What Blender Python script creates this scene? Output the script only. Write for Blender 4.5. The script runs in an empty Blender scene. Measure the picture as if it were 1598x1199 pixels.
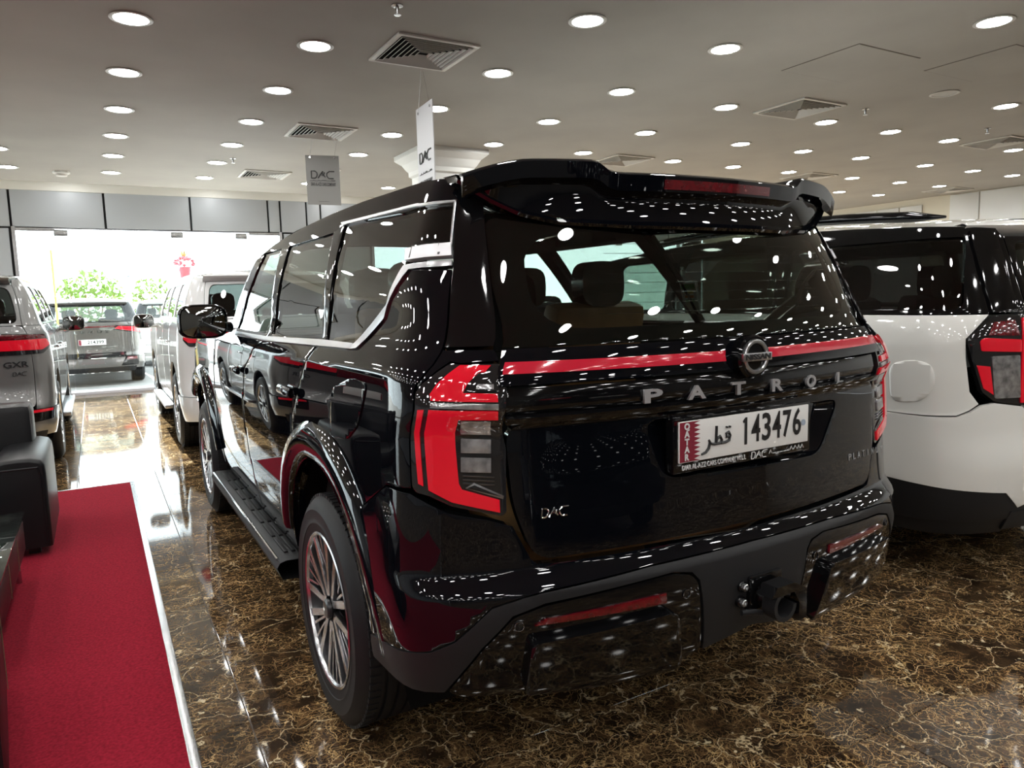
import bpy, bmesh, math, random
import numpy as np
from mathutils import Vector, Matrix
from mathutils.geometry import tessellate_polygon
random.seed(7)
SC = bpy.context.scene
COL = SC.collection
PI = math.pi
# ---- camera model (photo frame 1598 x 1199) ----
CAM_F, CAM_YAW, CAM_PITCH, CAM_ROLL = 1130.4, 0.5189, 0.1175, -0.0259
CAM_C = np.array([-1.6076, -2.4414, 1.4635])
def cam_axes():
    y, p, r = CAM_YAW, CAM_PITCH, CAM_ROLL
    fw = np.array([math.sin(y)*math.cos(p), math.cos(y)*math.cos(p), -math.sin(p)])
    r0 = np.array([math.cos(y), -math.sin(y), 0.0]); u0 = np.cross(r0, fw)
    return math.cos(r)*r0 + math.sin(r)*u0, -math.sin(r)*r0 + math.cos(r)*u0, fw
RT, UP, FW = cam_axes()
def ray(q): return FW + RT*((q[0]-799)/CAM_F) - UP*((q[1]-599.5)/CAM_F)
def on_z(q, z): d = ray(q); return CAM_C + d*((z-CAM_C[2])/d[2])
def on_y(q, y): d = ray(q); return CAM_C + d*((y-CAM_C[1])/d[1])
def on_x(q, x): d = ray(q); return CAM_C + d*((x-CAM_C[0])/d[0])
def proj(P):
    d = np.asarray(P, float) - CAM_C
    return 799+CAM_F*(d@RT)/(d@FW), 599.5-CAM_F*(d@UP)/(d@FW)
# ---- camera, world, exposure ----
cam = bpy.data.cameras.new('camera'); camo = bpy.data.objects.new('camera', cam); COL.objects.link(camo)
cam.sensor_fit = 'HORIZONTAL'; cam.sensor_width = 36.0; cam.lens = CAM_F/1598*36.0
cam.clip_start = .05; cam.clip_end = 300
camo.matrix_world = Matrix(((RT[0], UP[0], -FW[0], CAM_C[0]), (RT[1], UP[1], -FW[1], CAM_C[1]), (RT[2], UP[2], -FW[2], CAM_C[2]), (0, 0, 0, 1)))
SC.camera = camo
SC.view_settings.view_transform = 'Standard'; SC.view_settings.look = 'None'
SC.view_settings.exposure = 0.12; SC.view_settings.gamma = 1.0; SC.view_settings.use_curve_mapping = False
LAMP = 62.0       # emission of the downlights
SKY = 6.0         # daylight outside
wd = bpy.data.worlds.new('daylight'); SC.world = wd; wd.use_nodes = True
wd.node_tree.nodes['Background'].inputs[0].default_value = (.86, .94, 1.0, 1)
wd.node_tree.nodes['Background'].inputs[1].default_value = SKY
sun = bpy.data.lights.new('sun', 'SUN'); suno = bpy.data.objects.new('sun', sun); COL.objects.link(suno)
sun.energy = 48.0; sun.angle = .01; sun.color = (1, .98, .95)
suno.rotation_euler = (math.radians(-69), 0, math.radians(3))   # low sun shining in through the shop front
# ---- materials ----
def ramp(nt, stops, interp='LINEAR'):
    r = nt.nodes.new('ShaderNodeValToRGB'); e = r.color_ramp; e.interpolation = interp
    while len(e.elements) > 1: e.elements.remove(e.elements[-1])
    e.elements[0].position = stops[0][0]; e.elements[0].color = (*stops[0][1], 1)
    for p, c in stops[1:]:
        k = e.elements.new(p); k.color = (*c, 1)
    return r
def mat(name, col, rough=.5, metal=0, coat=0, coat_rough=.03, spec=.5, emit=None, noise=None, bump=0, bscale=200):
    m = bpy.data.materials.new(name); m.use_nodes = True; nt = m.node_tree; b = nt.nodes['Principled BSDF']
    b.inputs['Base Color'].default_value = (*col, 1); b.inputs['Roughness'].default_value = rough
    b.inputs['Metallic'].default_value = metal; b.inputs['Coat Weight'].default_value = coat
    b.inputs['Coat Roughness'].default_value = coat_rough; b.inputs['Specular IOR Level'].default_value = spec
    if emit: b.inputs['Emission Color'].default_value = (*emit[:3], 1); b.inputs['Emission Strength'].default_value = emit[3]
    g = nt.nodes.new('ShaderNodeNewGeometry')
    if noise:
        n = nt.nodes.new('ShaderNodeTexNoise'); n.inputs['Scale'].default_value = noise[0]; n.inputs['Detail'].default_value = 6
        nt.links.new(g.outputs['Position'], n.inputs['Vector'])
        r = ramp(nt, [(.3, [c*(1-noise[1]) for c in col]), (.7, [min(1, c*(1+noise[1])) for c in col])])
        nt.links.new(n.outputs['Fac'], r.inputs[0]); nt.links.new(r.outputs[0], b.inputs['Base Color'])
    if bump:
        n = nt.nodes.new('ShaderNodeTexNoise'); n.inputs['Scale'].default_value = bscale; n.inputs['Detail'].default_value = 4
        nt.links.new(g.outputs['Position'], n.inputs['Vector'])
        bp = nt.nodes.new('ShaderNodeBump'); bp.inputs['Strength'].default_value = bump; bp.inputs['Distance'].default_value = .004
        nt.links.new(n.outputs['Fac'], bp.inputs['Height']); nt.links.new(bp.outputs[0], b.inputs['Normal'])
    return m
def glass(name, tint, f0=.045):
    m = bpy.data.materials.new(name); m.use_nodes = True; nt = m.node_tree; nt.nodes.clear()
    o = nt.nodes.new('ShaderNodeOutputMaterial'); t = nt.nodes.new('ShaderNodeBsdfTransparent'); t.inputs[0].default_value = (*tint, 1)
    g = nt.nodes.new('ShaderNodeBsdfGlossy'); g.inputs['Roughness'].default_value = 0.0; g.inputs[0].default_value = (1, 1, 1, 1)
    lw = nt.nodes.new('ShaderNodeLayerWeight'); lw.inputs[0].default_value = .5
    pw = nt.nodes.new('ShaderNodeMath'); pw.operation = 'POWER'; pw.inputs[1].default_value = 4.0
    mr = nt.nodes.new('ShaderNodeMapRange'); mr.inputs['To Min'].default_value = f0; mr.inputs['To Max'].default_value = 1.0
    mx = nt.nodes.new('ShaderNodeMixShader')
    nt.links.new(lw.outputs['Facing'], pw.inputs[0]); nt.links.new(pw.outputs[0], mr.inputs['Value']); nt.links.new(mr.outputs[0], mx.inputs[0])
    nt.links.new(t.outputs[0], mx.inputs[1]); nt.links.new(g.outputs[0], mx.inputs[2]); nt.links.new(mx.outputs[0], o.inputs[0])
    return m
M = {}
def marble():
    m = bpy.data.materials.new('emperador_marble'); m.use_nodes = True; nt = m.node_tree; L = nt.links; b = nt.nodes['Principled BSDF']
    N = nt.nodes.new
    g = N('ShaderNodeNewGeometry'); off = N('ShaderNodeVectorMath'); off.operation = 'ADD'; off.inputs[1].default_value = (9.045, 6.475, 0)
    dv = N('ShaderNodeVectorMath'); dv.operation = 'SCALE'; dv.inputs['Scale'].default_value = 1/.6
    fl = N('ShaderNodeVectorMath'); fl.operation = 'FLOOR'; wn = N('ShaderNodeTexWhiteNoise'); wn.noise_dimensions = '2D'
    sc = N('ShaderNodeVectorMath'); sc.operation = 'SCALE'; sc.inputs['Scale'].default_value = 40
    ad = N('ShaderNodeVectorMath'); ad.operation = 'ADD'
    L.new(g.outputs['Position'], off.inputs[0]); L.new(off.outputs[0], dv.inputs[0]); L.new(dv.outputs[0], fl.inputs[0]); L.new(fl.outputs[0], wn.inputs['Vector'])
    L.new(wn.outputs['Color'], sc.inputs[0]); L.new(sc.outputs[0], ad.inputs[1]); L.new(g.outputs['Position'], ad.inputs[0])
    # warp
    nw = N('ShaderNodeTexNoise'); nw.inputs['Scale'].default_value = 9; nw.inputs['Detail'].default_value = 5; nw.inputs['Roughness'].default_value = .5; L.new(ad.outputs[0], nw.inputs['Vector'])
    ws = N('ShaderNodeVectorMath'); ws.operation = 'SCALE'; ws.inputs['Scale'].default_value = .16; L.new(nw.outputs['Color'], ws.inputs[0])
    wv = N('ShaderNodeVectorMath'); wv.operation = 'ADD'; L.new(ad.outputs[0], wv.inputs[0]); L.new(ws.outputs[0], wv.inputs[1])
    def vein(scale, width):
        v = N('ShaderNodeTexVoronoi'); v.feature = 'DISTANCE_TO_EDGE'; v.inputs['Scale'].default_value = scale; L.new(wv.outputs[0], v.inputs['Vector'])
        r = ramp(nt, [(0, (1, 1, 1)), (width*.35, (.5, .5, .5)), (width, (0, 0, 0))]); L.new(v.outputs['Distance'], r.inputs[0]); return r
    v1 = vein(3.6, .009); v2 = vein(11, .020); v3 = vein(27, .042); v4 = vein(62, .075)
    base = N('ShaderNodeTexNoise'); base.inputs['Scale'].default_value = 13; base.inputs['Detail'].default_value = 9; base.inputs['Roughness'].default_value = .66; L.new(wv.outputs[0], base.inputs['Vector'])
    cr = ramp(nt, [(.30, (.010, .006, .004)), (.47, (.028, .016, .009)), (.60, (.075, .042, .020)), (.74, (.18, .105, .045)), (.88, (.38, .25, .11))]); L.new(base.outputs['Fac'], cr.inputs[0])
    def mask(scale, lo, hi, det=4):
        msk = N('ShaderNodeTexNoise'); msk.inputs['Scale'].default_value = scale; msk.inputs['Detail'].default_value = det; L.new(ad.outputs[0], msk.inputs['Vector'])
        mk = ramp(nt, [(lo, (0, 0, 0)), (hi, (1, 1, 1))]); L.new(msk.outputs['Fac'], mk.inputs[0]); return mk.outputs[0]
    m1, m2, m3 = mask(3, .34, .56), mask(6, .36, .58), mask(24, .69, .72, 3)
    last = cr.outputs[0]
    for v, c, k, mk in ((v4.outputs[0], (.30, .18, .075), .8, m2), (v3.outputs[0], (.62, .41, .18), .95, m1), (v2.outputs[0], (.74, .52, .26), .9, m2), (v1.outputs[0], (.85, .68, .42), .9, None), (m3, (.80, .68, .46), .75, None)):
        f = N('ShaderNodeMath'); f.operation = 'MULTIPLY'; f.inputs[1].default_value = k; L.new(v, f.inputs[0]); fo = f.outputs[0]
        if mk is not None:
            f2 = N('ShaderNodeMath'); f2.operation = 'MULTIPLY'; L.new(fo, f2.inputs[0]); L.new(mk, f2.inputs[1]); fo = f2.outputs[0]
        mx = N('ShaderNodeMix'); mx.data_type = 'RGBA'; L.new(fo, mx.inputs['Factor']); L.new(last, mx.inputs['A']); mx.inputs['B'].default_value = (*c, 1); last = mx.outputs['Result']
    L.new(last, b.inputs['Base Color'])
    b.inputs['Roughness'].default_value = .055; b.inputs['Specular IOR Level'].default_value = .62
    return m
def carpet():
    m = mat('red_carpet', (.29, .012, .028), rough=.95, spec=.1, noise=(90, .28), bump=.8, bscale=420); return m
M['marble'] = marble(); M['carpet'] = carpet()
M['grout'] = mat('grout', (.09, .07, .055), .6)
M['paint'] = mat('black_paint', (.0022, .0027, .0042), .4, coat=1, coat_rough=.012, spec=.0)
M['gloss'] = mat('gloss_black_trim', (.0035, .0035, .004), .05, spec=.5)
M['matte'] = mat('matte_black_plastic', (.012, .012, .013), .5, spec=.25, bump=.08, bscale=900)
M['rubber'] = mat('tyre_rubber', (.010, .010, .011), .55, spec=.28)
M['dark'] = mat('dark_void', (.004, .004, .004), .8, spec=.1)
M['chrome'] = mat('chrome', (.75, .76, .78), .08, metal=1)
M['satin'] = mat('satin_chrome', (.45, .45, .46), .28, metal=1)
M['darkchrome'] = mat('dark_chrome', (.24, .24, .25), .22, metal=1)
M['alloy'] = mat('machined_alloy', (.62, .62, .64), .22, metal=1)
M['platesilver'] = mat('silver_name_plate', (.72, .72, .74), .38, metal=.6)
M['letter'] = mat('brushed_letter', (.40, .40, .41), .35, metal=.45)
M['alloydark'] = mat('dark_alloy', (.02, .02, .022), .3, coat=.5)
M['red'] = mat('red_lens', (.55, .006, .018), .06, coat=1, emit=(.9, .01, .03, .16))
M['redbar'] = mat('red_light_bar', (.45, .012, .03), .08, coat=1, emit=(.8, .03, .06, .10))
M['reddark'] = mat('dark_red_lens', (.10, .002, .006), .12, coat=1, noise=(60, .35))
M['clear'] = mat('clear_lamp', (.42, .42, .43), .12, metal=.7, noise=(32, .5))
M['smoke'] = mat('smoked_lens', (.012, .012, .013), .03, coat=1)
M['priv'] = glass('privacy_glass', (.34, .38, .36), .06)
M['tint'] = glass('tinted_glass', (.46, .53, .48), .055)
M['privdark'] = glass('dark_privacy_glass', (.10, .11, .105), .06)
M['mirror'] = mat('mirror_glass', (.36, .38, .38), .02, metal=1)
M['tintlight'] = glass('light_tinted_glass', (.62, .70, .66), .05)
M['pane'] = glass('window_glass', (.93, .96, .95), .04)
M['white'] = mat('pearl_white_paint', (.74, .735, .70), .3, coat=1, coat_rough=.02)
M['white2'] = mat('white_paint', (.76, .77, .77), .3, coat=1, coat_rough=.02)
M['silver'] = mat('silver_paint', (.20, .20, .197), .32, metal=.55, coat=1, coat_rough=.02)
M['bronze'] = mat('grey_bronze_paint', (.10, .092, .085), .35, metal=.5, coat=1, coat_rough=.03)
M['tan'] = mat('tan_leather', (.34, .17, .065), .5, noise=(8, .2))
M['wrap'] = mat('plastic_wrapped_headrest', (.035, .026, .018), .08, coat=1, bump=.9, bscale=26)
M['interior'] = mat('dark_interior', (.02, .02, .021), .7)
M['leather'] = mat('black_leather', (.008, .008, .009), .36, spec=.3, bump=.12, bscale=350)
M['stitch'] = mat('tan_stitching', (.22, .17, .10), .7)
M['tableglass'] = glass('green_table_glass', (.62, .70, .67), .06)
M['plate'] = mat('plate_white', (.72, .72, .70), .35, coat=.3)
M['maroon'] = mat('plate_maroon', (.20, .012, .03), .4)
M['ink'] = mat('black_ink', (.008, .008, .009), .4)
M['whiteink'] = mat('white_ink', (.6, .6, .6), .5)
M['ceil'] = mat('ceiling_paint', (.36, .342, .312), .75, noise=(1.3, .06), spec=.2)
M['wallwhite'] = mat('white_wall', (.74, .74, .71), .6)
M['panelwhite'] = mat('white_cladding', (.72, .73, .73), .35)
M['backwall'] = mat('brown_grey_wall', (.10, .09, .08), .6)
M['cream'] = mat('cream_wall', (.66, .62, .52), .6)
M['panelgrey'] = mat('grey_cladding', (.43, .46, .50), .4)
M['joint'] = mat('dark_joint', (.012, .013, .015), .7)
M['steel'] = mat('brushed_steel', (.5, .5, .51), .25, metal=1)
M['lamp'] = mat('lit_diffuser', (.9, .9, .9), .5, emit=(1, .995, .97, LAMP))
M['unlit'] = mat('unlit_diffuser', (.42, .42, .40), .4)
M['ring'] = mat('lamp_ring', (.55, .54, .52), .4)
M['vent'] = mat('vent_metal', (.62, .60, .56), .45)
M['signgrey'] = mat('grey_sign', (.27, .265, .25), .4)
M['signwhite'] = mat('white_sign', (.66, .66, .68), .4)
M['signink'] = mat('sign_ink', (.06, .06, .06), .5)
M['asphalt'] = mat('paving', (.24, .235, .225), .9, noise=(3, .12))
M['sill'] = mat('pale_sill', (.55, .52, .55), .4)
M['leafy'] = mat('bush_leaves', (.20, .30, .07), .7, noise=(9, .4))
M['pink'] = mat('pink_flowers', (.62, .16, .20), .6)
M['brass'] = mat('yellow_pole', (.62, .48, .16), .5)
M['buildings'] = mat('pale_building', (.72, .70, .66), .8)
M['bluegrey'] = mat('blue_canopy', (.30, .36, .44), .6)
M['green'] = mat('sticker_green', (.12, .42, .16), .5)
M['yellow'] = mat('sticker_yellow', (.65, .5, .08), .5)
M['orange'] = mat('sticker_orange', (.6, .22, .06), .5)
M['paper'] = mat('sticker_paper', (.7, .74, .68), .5)
# ---- smooth profile through knots (monotone cubic, split at creases) ----
class Curve:
    def __init__(self, *segs):
        self.segs = []
        for k in segs:
            x = np.array([a for a, b in k], float); y = np.array([b for a, b in k], float)
            h = np.diff(x); d = np.diff(y)/h; m = np.zeros(len(x))
            if len(x) == 2: m[:] = d[0]
            else:
                for i in range(1, len(x)-1):
                    if d[i-1]*d[i] > 0:
                        w1, w2 = 2*h[i]+h[i-1], h[i]+2*h[i-1]; m[i] = (w1+w2)/(w1/d[i-1]+w2/d[i])
                def end(h0, h1, d0, d1):
                    v = ((2*h0+h1)*d0-h0*d1)/(h0+h1)
                    if v*d0 <= 0: return 0.0
                    if d0*d1 <= 0 and abs(v) > 3*abs(d0): return 3*d0
                    return v
                m[0] = end(h[0], h[1], d[0], d[1]); m[-1] = end(h[-1], h[-2], d[-1], d[-2])
            self.segs.append((x, y, m))
    def __call__(self, t):
        for k, (x, y, m) in enumerate(self.segs):
            if t <= x[-1] or k == len(self.segs)-1: break
        if t <= x[0]: return float(y[0]+m[0]*(t-x[0]))
        if t >= x[-1]: return float(y[-1]+m[-1]*(t-x[-1]))
        i = min(int(np.searchsorted(x, t, side='right'))-1, len(x)-2)
        h = x[i+1]-x[i]; a = (t-x[i])/h
        return float((1+2*a)*(1-a)**2*y[i]+a*(1-a)**2*h*m[i]+a*a*(3-2*a)*y[i+1]+a*a*(a-1)*h*m[i+1])
# ---- car body surface: plan loop at every height; s runs from the tail centre round the corner and along the side ----
class Body:
    """s>0 is the side facing -x (left of the car), s<0 the right."""
    def __init__(self, W, YR, YC=-.45, m=4.5, bow=.16, off=(0,0,0), flip=1):
        self.W, self.YR, self.YC, self.bow, self.off, self.flip = W, YR, YC, bow, np.array(off, float), flip
        self.m = m if callable(m) else (lambda z, m=m: m)
        m0 = self.m(1.0); p = max(m0, 2.0); t = np.linspace(0, 1, 1500)
        th = PI/2*(t**p/(t**p+(1-t)**p)); xr, D = .95, -.98-YC if YC > -2 else .55
        D = -(-.98-YC) if YC > -2 else .55
        x = xr*np.sin(th)**(2/m0); y = bow*(x/xr)**2+(D-bow)*(1-np.maximum(np.cos(th), 0)**(2/m0))
        s = np.concatenate([[0], np.cumsum(np.hypot(np.diff(x), np.diff(y)))])
        self.S1 = s[-1]; self.sk, self.tk = s, th
    def width(self, y, z): return self.W(z)
    def pos(self, s, z):
        sg = -1 if s >= 0 else 1; a = abs(s)
        if a >= self.S1:
            y = self.YC+(a-self.S1); x = self.W(z)
        else:
            th = float(np.interp(a, self.sk, self.tk)); w = self.W(z); e = 2/self.m(z)
            k = max(math.sin(th), 0)**e; D = self.YC-self.YR(z)-self.bow
            x = w*k; y = self.YR(z)+self.bow*k*k+D*(1-max(math.cos(th), 0)**e)
        return np.array([sg*x, y*self.flip, z])+self.off
    def normal(self, s, z, h=2e-3):
        a = self.pos(s+h, z)-self.pos(s-h, z); b = self.pos(s, z+h)-self.pos(s, z-h)
        n = np.cross(b, a)*self.flip; return n/max(np.linalg.norm(n), 1e-9)
    def outside(self, P):
        x, y, z = np.asarray(P)-self.off; y *= self.flip; x = abs(x); w = self.W(z)
        if y >= self.YC: return x-w
        k = min(x/w, 1.0); m = self.m(z); D = self.YC-self.YR(z)-self.bow
        ys = self.YR(z)+self.bow*k*k+D*(1-max(1-k**m, 0)**(1/m))
        return max(ys-y, x-w)
    def to_sz(self, P):
        x, y, z = np.asarray(P)-self.off; y *= self.flip; sg = -1 if x > 0 else 1; x = abs(x)
        if y >= self.YC: return (sg*(self.S1+y-self.YC), z)
        w = self.W(z); k = min(x/w, 1.0); m = self.m(z)
        if k > .97:
            D = self.YC-self.YR(z)-self.bow
            c = min(max(1-(y-self.YR(z)-self.bow*k*k)/D, 0), 1); th = math.acos(c**(m/2))
        else: th = math.asin(k**(m/2))
        return (sg*float(np.interp(th, self.tk, self.sk)), z)
    def pick(self, q, t0=.8, t1=14, n=700, zr=(.2, 2.0)):
        d = ray(q); prev = None
        for t in np.linspace(t0, t1, n):
            P = CAM_C+d*t
            if not zr[0] <= P[2] <= zr[1]: prev = None; continue
            v = self.outside(P)
            if prev is not None and prev[1] > 0 >= v:
                a, b = prev[0], t
                for _ in range(40):
                    c = (a+b)/2
                    if self.outside(CAM_C+d*c) > 0: a = c
                    else: b = c
                return self.to_sz(CAM_C+d*a)
            prev = (t, v)
        return None
# ---- object helpers ----
def tag(o, label=None, cat=None, group=None, kind=None):
    if label: o['label'] = label
    if cat: o['category'] = cat
    if group: o['group'] = group
    if kind: o['kind'] = kind
    return o
def thing(name, loc, label, cat, group=None, rz=0):
    o = bpy.data.objects.new(name, None); COL.objects.link(o); o.location = loc; o.rotation_euler = (0, 0, rz); o.empty_display_size = .1
    return tag(o, label, cat, group)
def link(name, me, m, parent=None, world=True):
    o = bpy.data.objects.new(name, me); COL.objects.link(o)
    if m is not None:
        me.materials.clear(); me.materials.append(M[m] if isinstance(m, str) else m)
    if parent is not None:
        o.parent = parent
        if world:
            o.matrix_parent_inverse = Matrix.Translation(-parent_loc(parent))
    return o
def parent_loc(p):
    return p.matrix_basis.translation.copy() if p.parent is None else Vector()
def mesh(name, V, F, m, parent=None, smooth=None, normals=None, world=True):
    me = bpy.data.meshes.new(name); me.from_pydata([tuple(map(float, v)) for v in V], [], F); me.update()
    if normals is not None:
        me.shade_smooth(); me.normals_split_custom_set_from_vertices([tuple(map(float, n)) for n in normals])
    elif smooth:
        me.shade_smooth(); me.set_sharp_from_angle(angle=smooth)
    return link(name, me, m, parent, world)
class MB:
    """collects shapes of ONE part"""
    def __init__(s): s.V = []; s.F = []
    def add(s, V, F):
        k = len(s.V); s.V += [np.asarray(v, float) for v in V]; s.F += [tuple(i+k for i in f) for f in F]; return s
    def box(s, c, d, R=None, bev=0):
        bm = bmesh.new(); bmesh.ops.create_cube(bm, size=1)
        for v in bm.verts: v.co = Vector((v.co.x*d[0], v.co.y*d[1], v.co.z*d[2]))
        if bev: bmesh.ops.bevel(bm, geom=bm.edges[:], offset=bev, segments=2, profile=.6, affect='EDGES')
        bm.verts.index_update()
        V = [np.array(v.co) for v in bm.verts]; F = [tuple(v.index for v in f.verts) for f in bm.faces]; bm.free()
        if R is not None: V = [R @ v for v in V]
        return s.add([v+np.asarray(c, float) for v in V], F)
    def span(s, a, b, bev=0): a, b = np.array(a, float), np.array(b, float); return s.box((a+b)/2, np.abs(b-a), bev=bev)
    def tube(s, pts, r, n=8, cap=True):
        pts = [np.asarray(p, float) for p in pts]; V = []; F = []
        rr = r if hasattr(r, '__len__') else [r]*len(pts); up = None
        for i, p in enumerate(pts):
            t = pts[min(i+1, len(pts)-1)]-pts[max(i-1, 0)]; t = t/np.linalg.norm(t)
            if up is None: up = np.array([0, 0, 1.]) if abs(t[2]) < .9 else np.array([1., 0, 0])
            a = np.cross(t, up); a /= np.linalg.norm(a); up = np.cross(a, t)
            for k in range(n): th = 2*PI*k/n; V.append(p+rr[i]*(a*math.cos(th)+up*math.sin(th)))
        for i in range(len(pts)-1):
            for k in range(n): F.append((i*n+k, i*n+(k+1) % n, (i+1)*n+(k+1) % n, (i+1)*n+k))
        if cap: F.append(tuple(range(n-1, -1, -1))); F.append(tuple(range((len(pts)-1)*n, len(pts)*n)))
        return s.add(V, F)
    def lathe(s, prof, n, o, ax, e1, close=False):
        o, ax, e1 = [np.asarray(q, float) for q in (o, ax, e1)]; e2 = np.cross(ax, e1); V = []; F = []
        for r, h in prof:
            for k in range(n): th = 2*PI*k/n; V.append(o+ax*h+r*(e1*math.cos(th)+e2*math.sin(th)))
        for i in range(len(prof)-1):
            for k in range(n): F.append((i*n+k, i*n+(k+1) % n, (i+1)*n+(k+1) % n, (i+1)*n+k))
        if close:
            F.append(tuple(range(n-1, -1, -1))); F.append(tuple(range((len(prof)-1)*n, len(prof)*n)))
        return s.add(V, F)
    def prism(s, poly, o, e1, e2, depth):
        o, e1, e2 = [np.asarray(q, float) for q in (o, e1, e2)]; n = np.cross(e1, e2); N = len(poly)
        V = [o+e1*a+e2*b for a, b in poly]; V += [v-n*depth for v in V]
        F = [tuple(t) for t in tessellate_polygon([[Vector((a, b, 0)) for a, b in poly]])]
        area = sum(poly[i][0]*poly[(i+1) % N][1]-poly[(i+1) % N][0]*poly[i][1] for i in range(N))
        def fix(t):
            (ax, ay), (bx, by), (cx, cy) = [poly[i] for i in t]
            return t if (bx-ax)*(cy-ay)-(by-ay)*(cx-ax) > 0 else t[::-1]
        T = [fix(t) for t in F]; F = T+[tuple(i+N for i in t[::-1]) for t in T]
        for i in range(N):
            j = (i+1) % N; q = (i, i+N, j+N, j); F.append(q if area > 0 else q[::-1])
        return s.add(V, F)
    def loft(s, rows, closed=False):
        n = len(rows[0]); V = [p for r in rows for p in r]; F = []
        for i in range(len(rows)-1):
            for k in range(n if closed else n-1): F.append((i*n+k, i*n+(k+1) % n, (i+1)*n+(k+1) % n, (i+1)*n+k))
        return s.add(V, F)
    def build(s, name, m, parent=None, smooth=.6, world=True): return mesh(name, s.V, s.F, m, parent, smooth, world=world)
def rot(ax, a):
    ax = np.asarray(ax, float)/np.linalg.norm(ax); K = np.array([[0, -ax[2], ax[1]], [ax[2], 0, -ax[0]], [-ax[1], ax[0], 0]])
    return np.eye(3)+math.sin(a)*K+(1-math.cos(a))*K@K
def rounded(loop, r, n=4):
    out = []; N = len(loop)
    for i in range(N):
        a, b, c = [np.array(loop[k % N], float) for k in (i-1, i, i+1)]
        u, v = a-b, c-b; lu, lv = np.linalg.norm(u), np.linalg.norm(v)
        if lu < 1e-6 or lv < 1e-6: continue
        d = min(r, lu*.45, lv*.45); p, q = b+u/lu*d, b+v/lv*d
        for k in range(n+1): t = k/n; out.append(tuple((1-t)**2*p+2*t*(1-t)*b+t*t*q))
    return out
def text_mesh(body, size=1, bold=0.0, extrude=0.0, align='CENTER', spacing=1.0, shear=0):
    cu = bpy.data.curves.new('t', 'FONT'); cu.body = body; cu.size = size; cu.align_x = align; cu.align_y = 'CENTER'; cu.offset = bold; cu.extrude = extrude
    cu.space_character = spacing; cu.shear = shear; cu.resolution_u = 3
    o = bpy.data.objects.new('t', cu); COL.objects.link(o); dg = bpy.context.evaluated_depsgraph_get()
    me = bpy.data.meshes.new_from_object(o.evaluated_get(dg)); bpy.data.objects.remove(o); bpy.data.curves.remove(cu)
    return me
def text(name, body, o, e1, e2, size, m, parent, bold=0, extrude=.001, sx=1.0, fit=None, shear=0, spacing=1.0):
    """lettering lying in the plane o + a*e1 + b*e2"""
    me = text_mesh(body, size, bold, extrude, shear=shear, spacing=spacing); e1, e2 = np.asarray(e1, float), np.asarray(e2, float); n = np.cross(e1, e2)
    xs = [v.co.x for v in me.vertices]
    if fit and xs: sx = fit/(max(xs)-min(xs))
    cx = (max(xs)+min(xs))/2 if xs else 0
    for v in me.vertices: p = np.asarray(o)+e1*((v.co.x-cx)*sx)+e2*v.co.y+n*v.co.z; v.co = Vector(p)
    return link(name, me, m, parent)
# ---- panels cut out of a body surface ----
def cutmesh(loops, res):
    flat = [p for l in loops for p in l]
    tr = tessellate_polygon([[Vector((a, b, 0)) for a, b in l] for l in loops])
    bm = bmesh.new(); vs = [bm.verts.new((a, b, 0)) for a, b in flat]
    for t in tr:
        (ax, ay), (bx, by), (cx, cy) = [flat[i] for i in t]; ar = (bx-ax)*(cy-ay)-(by-ay)*(cx-ax)
        if abs(ar) < 1e-10: continue
        tt = t if ar > 0 else t[::-1]
        try: bm.faces.new([vs[i] for i in tt])
        except ValueError: pass
    s0, s1 = min(p[0] for p in flat), max(p[0] for p in flat); z0, z1 = min(p[1] for p in flat), max(p[1] for p in flat)
    for k in range(math.ceil(s0/res), math.floor(s1/res)+1):
        bmesh.ops.bisect_plane(bm, geom=bm.verts[:]+bm.edges[:]+bm.faces[:], plane_co=(k*res, 0, 0), plane_no=(1, 0, 0), dist=1e-6)
    for k in range(math.ceil(z0/res), math.floor(z1/res)+1):
        bmesh.ops.bisect_plane(bm, geom=bm.verts[:]+bm.edges[:]+bm.faces[:], plane_co=(0, k*res, 0), plane_no=(0, 1, 0), dist=1e-6)
    bmesh.ops.remove_doubles(bm, verts=bm.verts[:], dist=1e-6)
    bm.verts.index_update(); bm.edges.ensure_lookup_table()
    V = [(v.co.x, v.co.y) for v in bm.verts]; F = [tuple(v.index for v in f.verts) for f in bm.faces]
    B = []
    for e in bm.edges:
        if len(e.link_faces) == 1:
            f = e.link_faces[0]
            for l in f.loops:
                if l.edge == e: B.append((l.vert.index, l.link_loop_next.vert.index))
    bm.free(); return V, F, B
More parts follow.
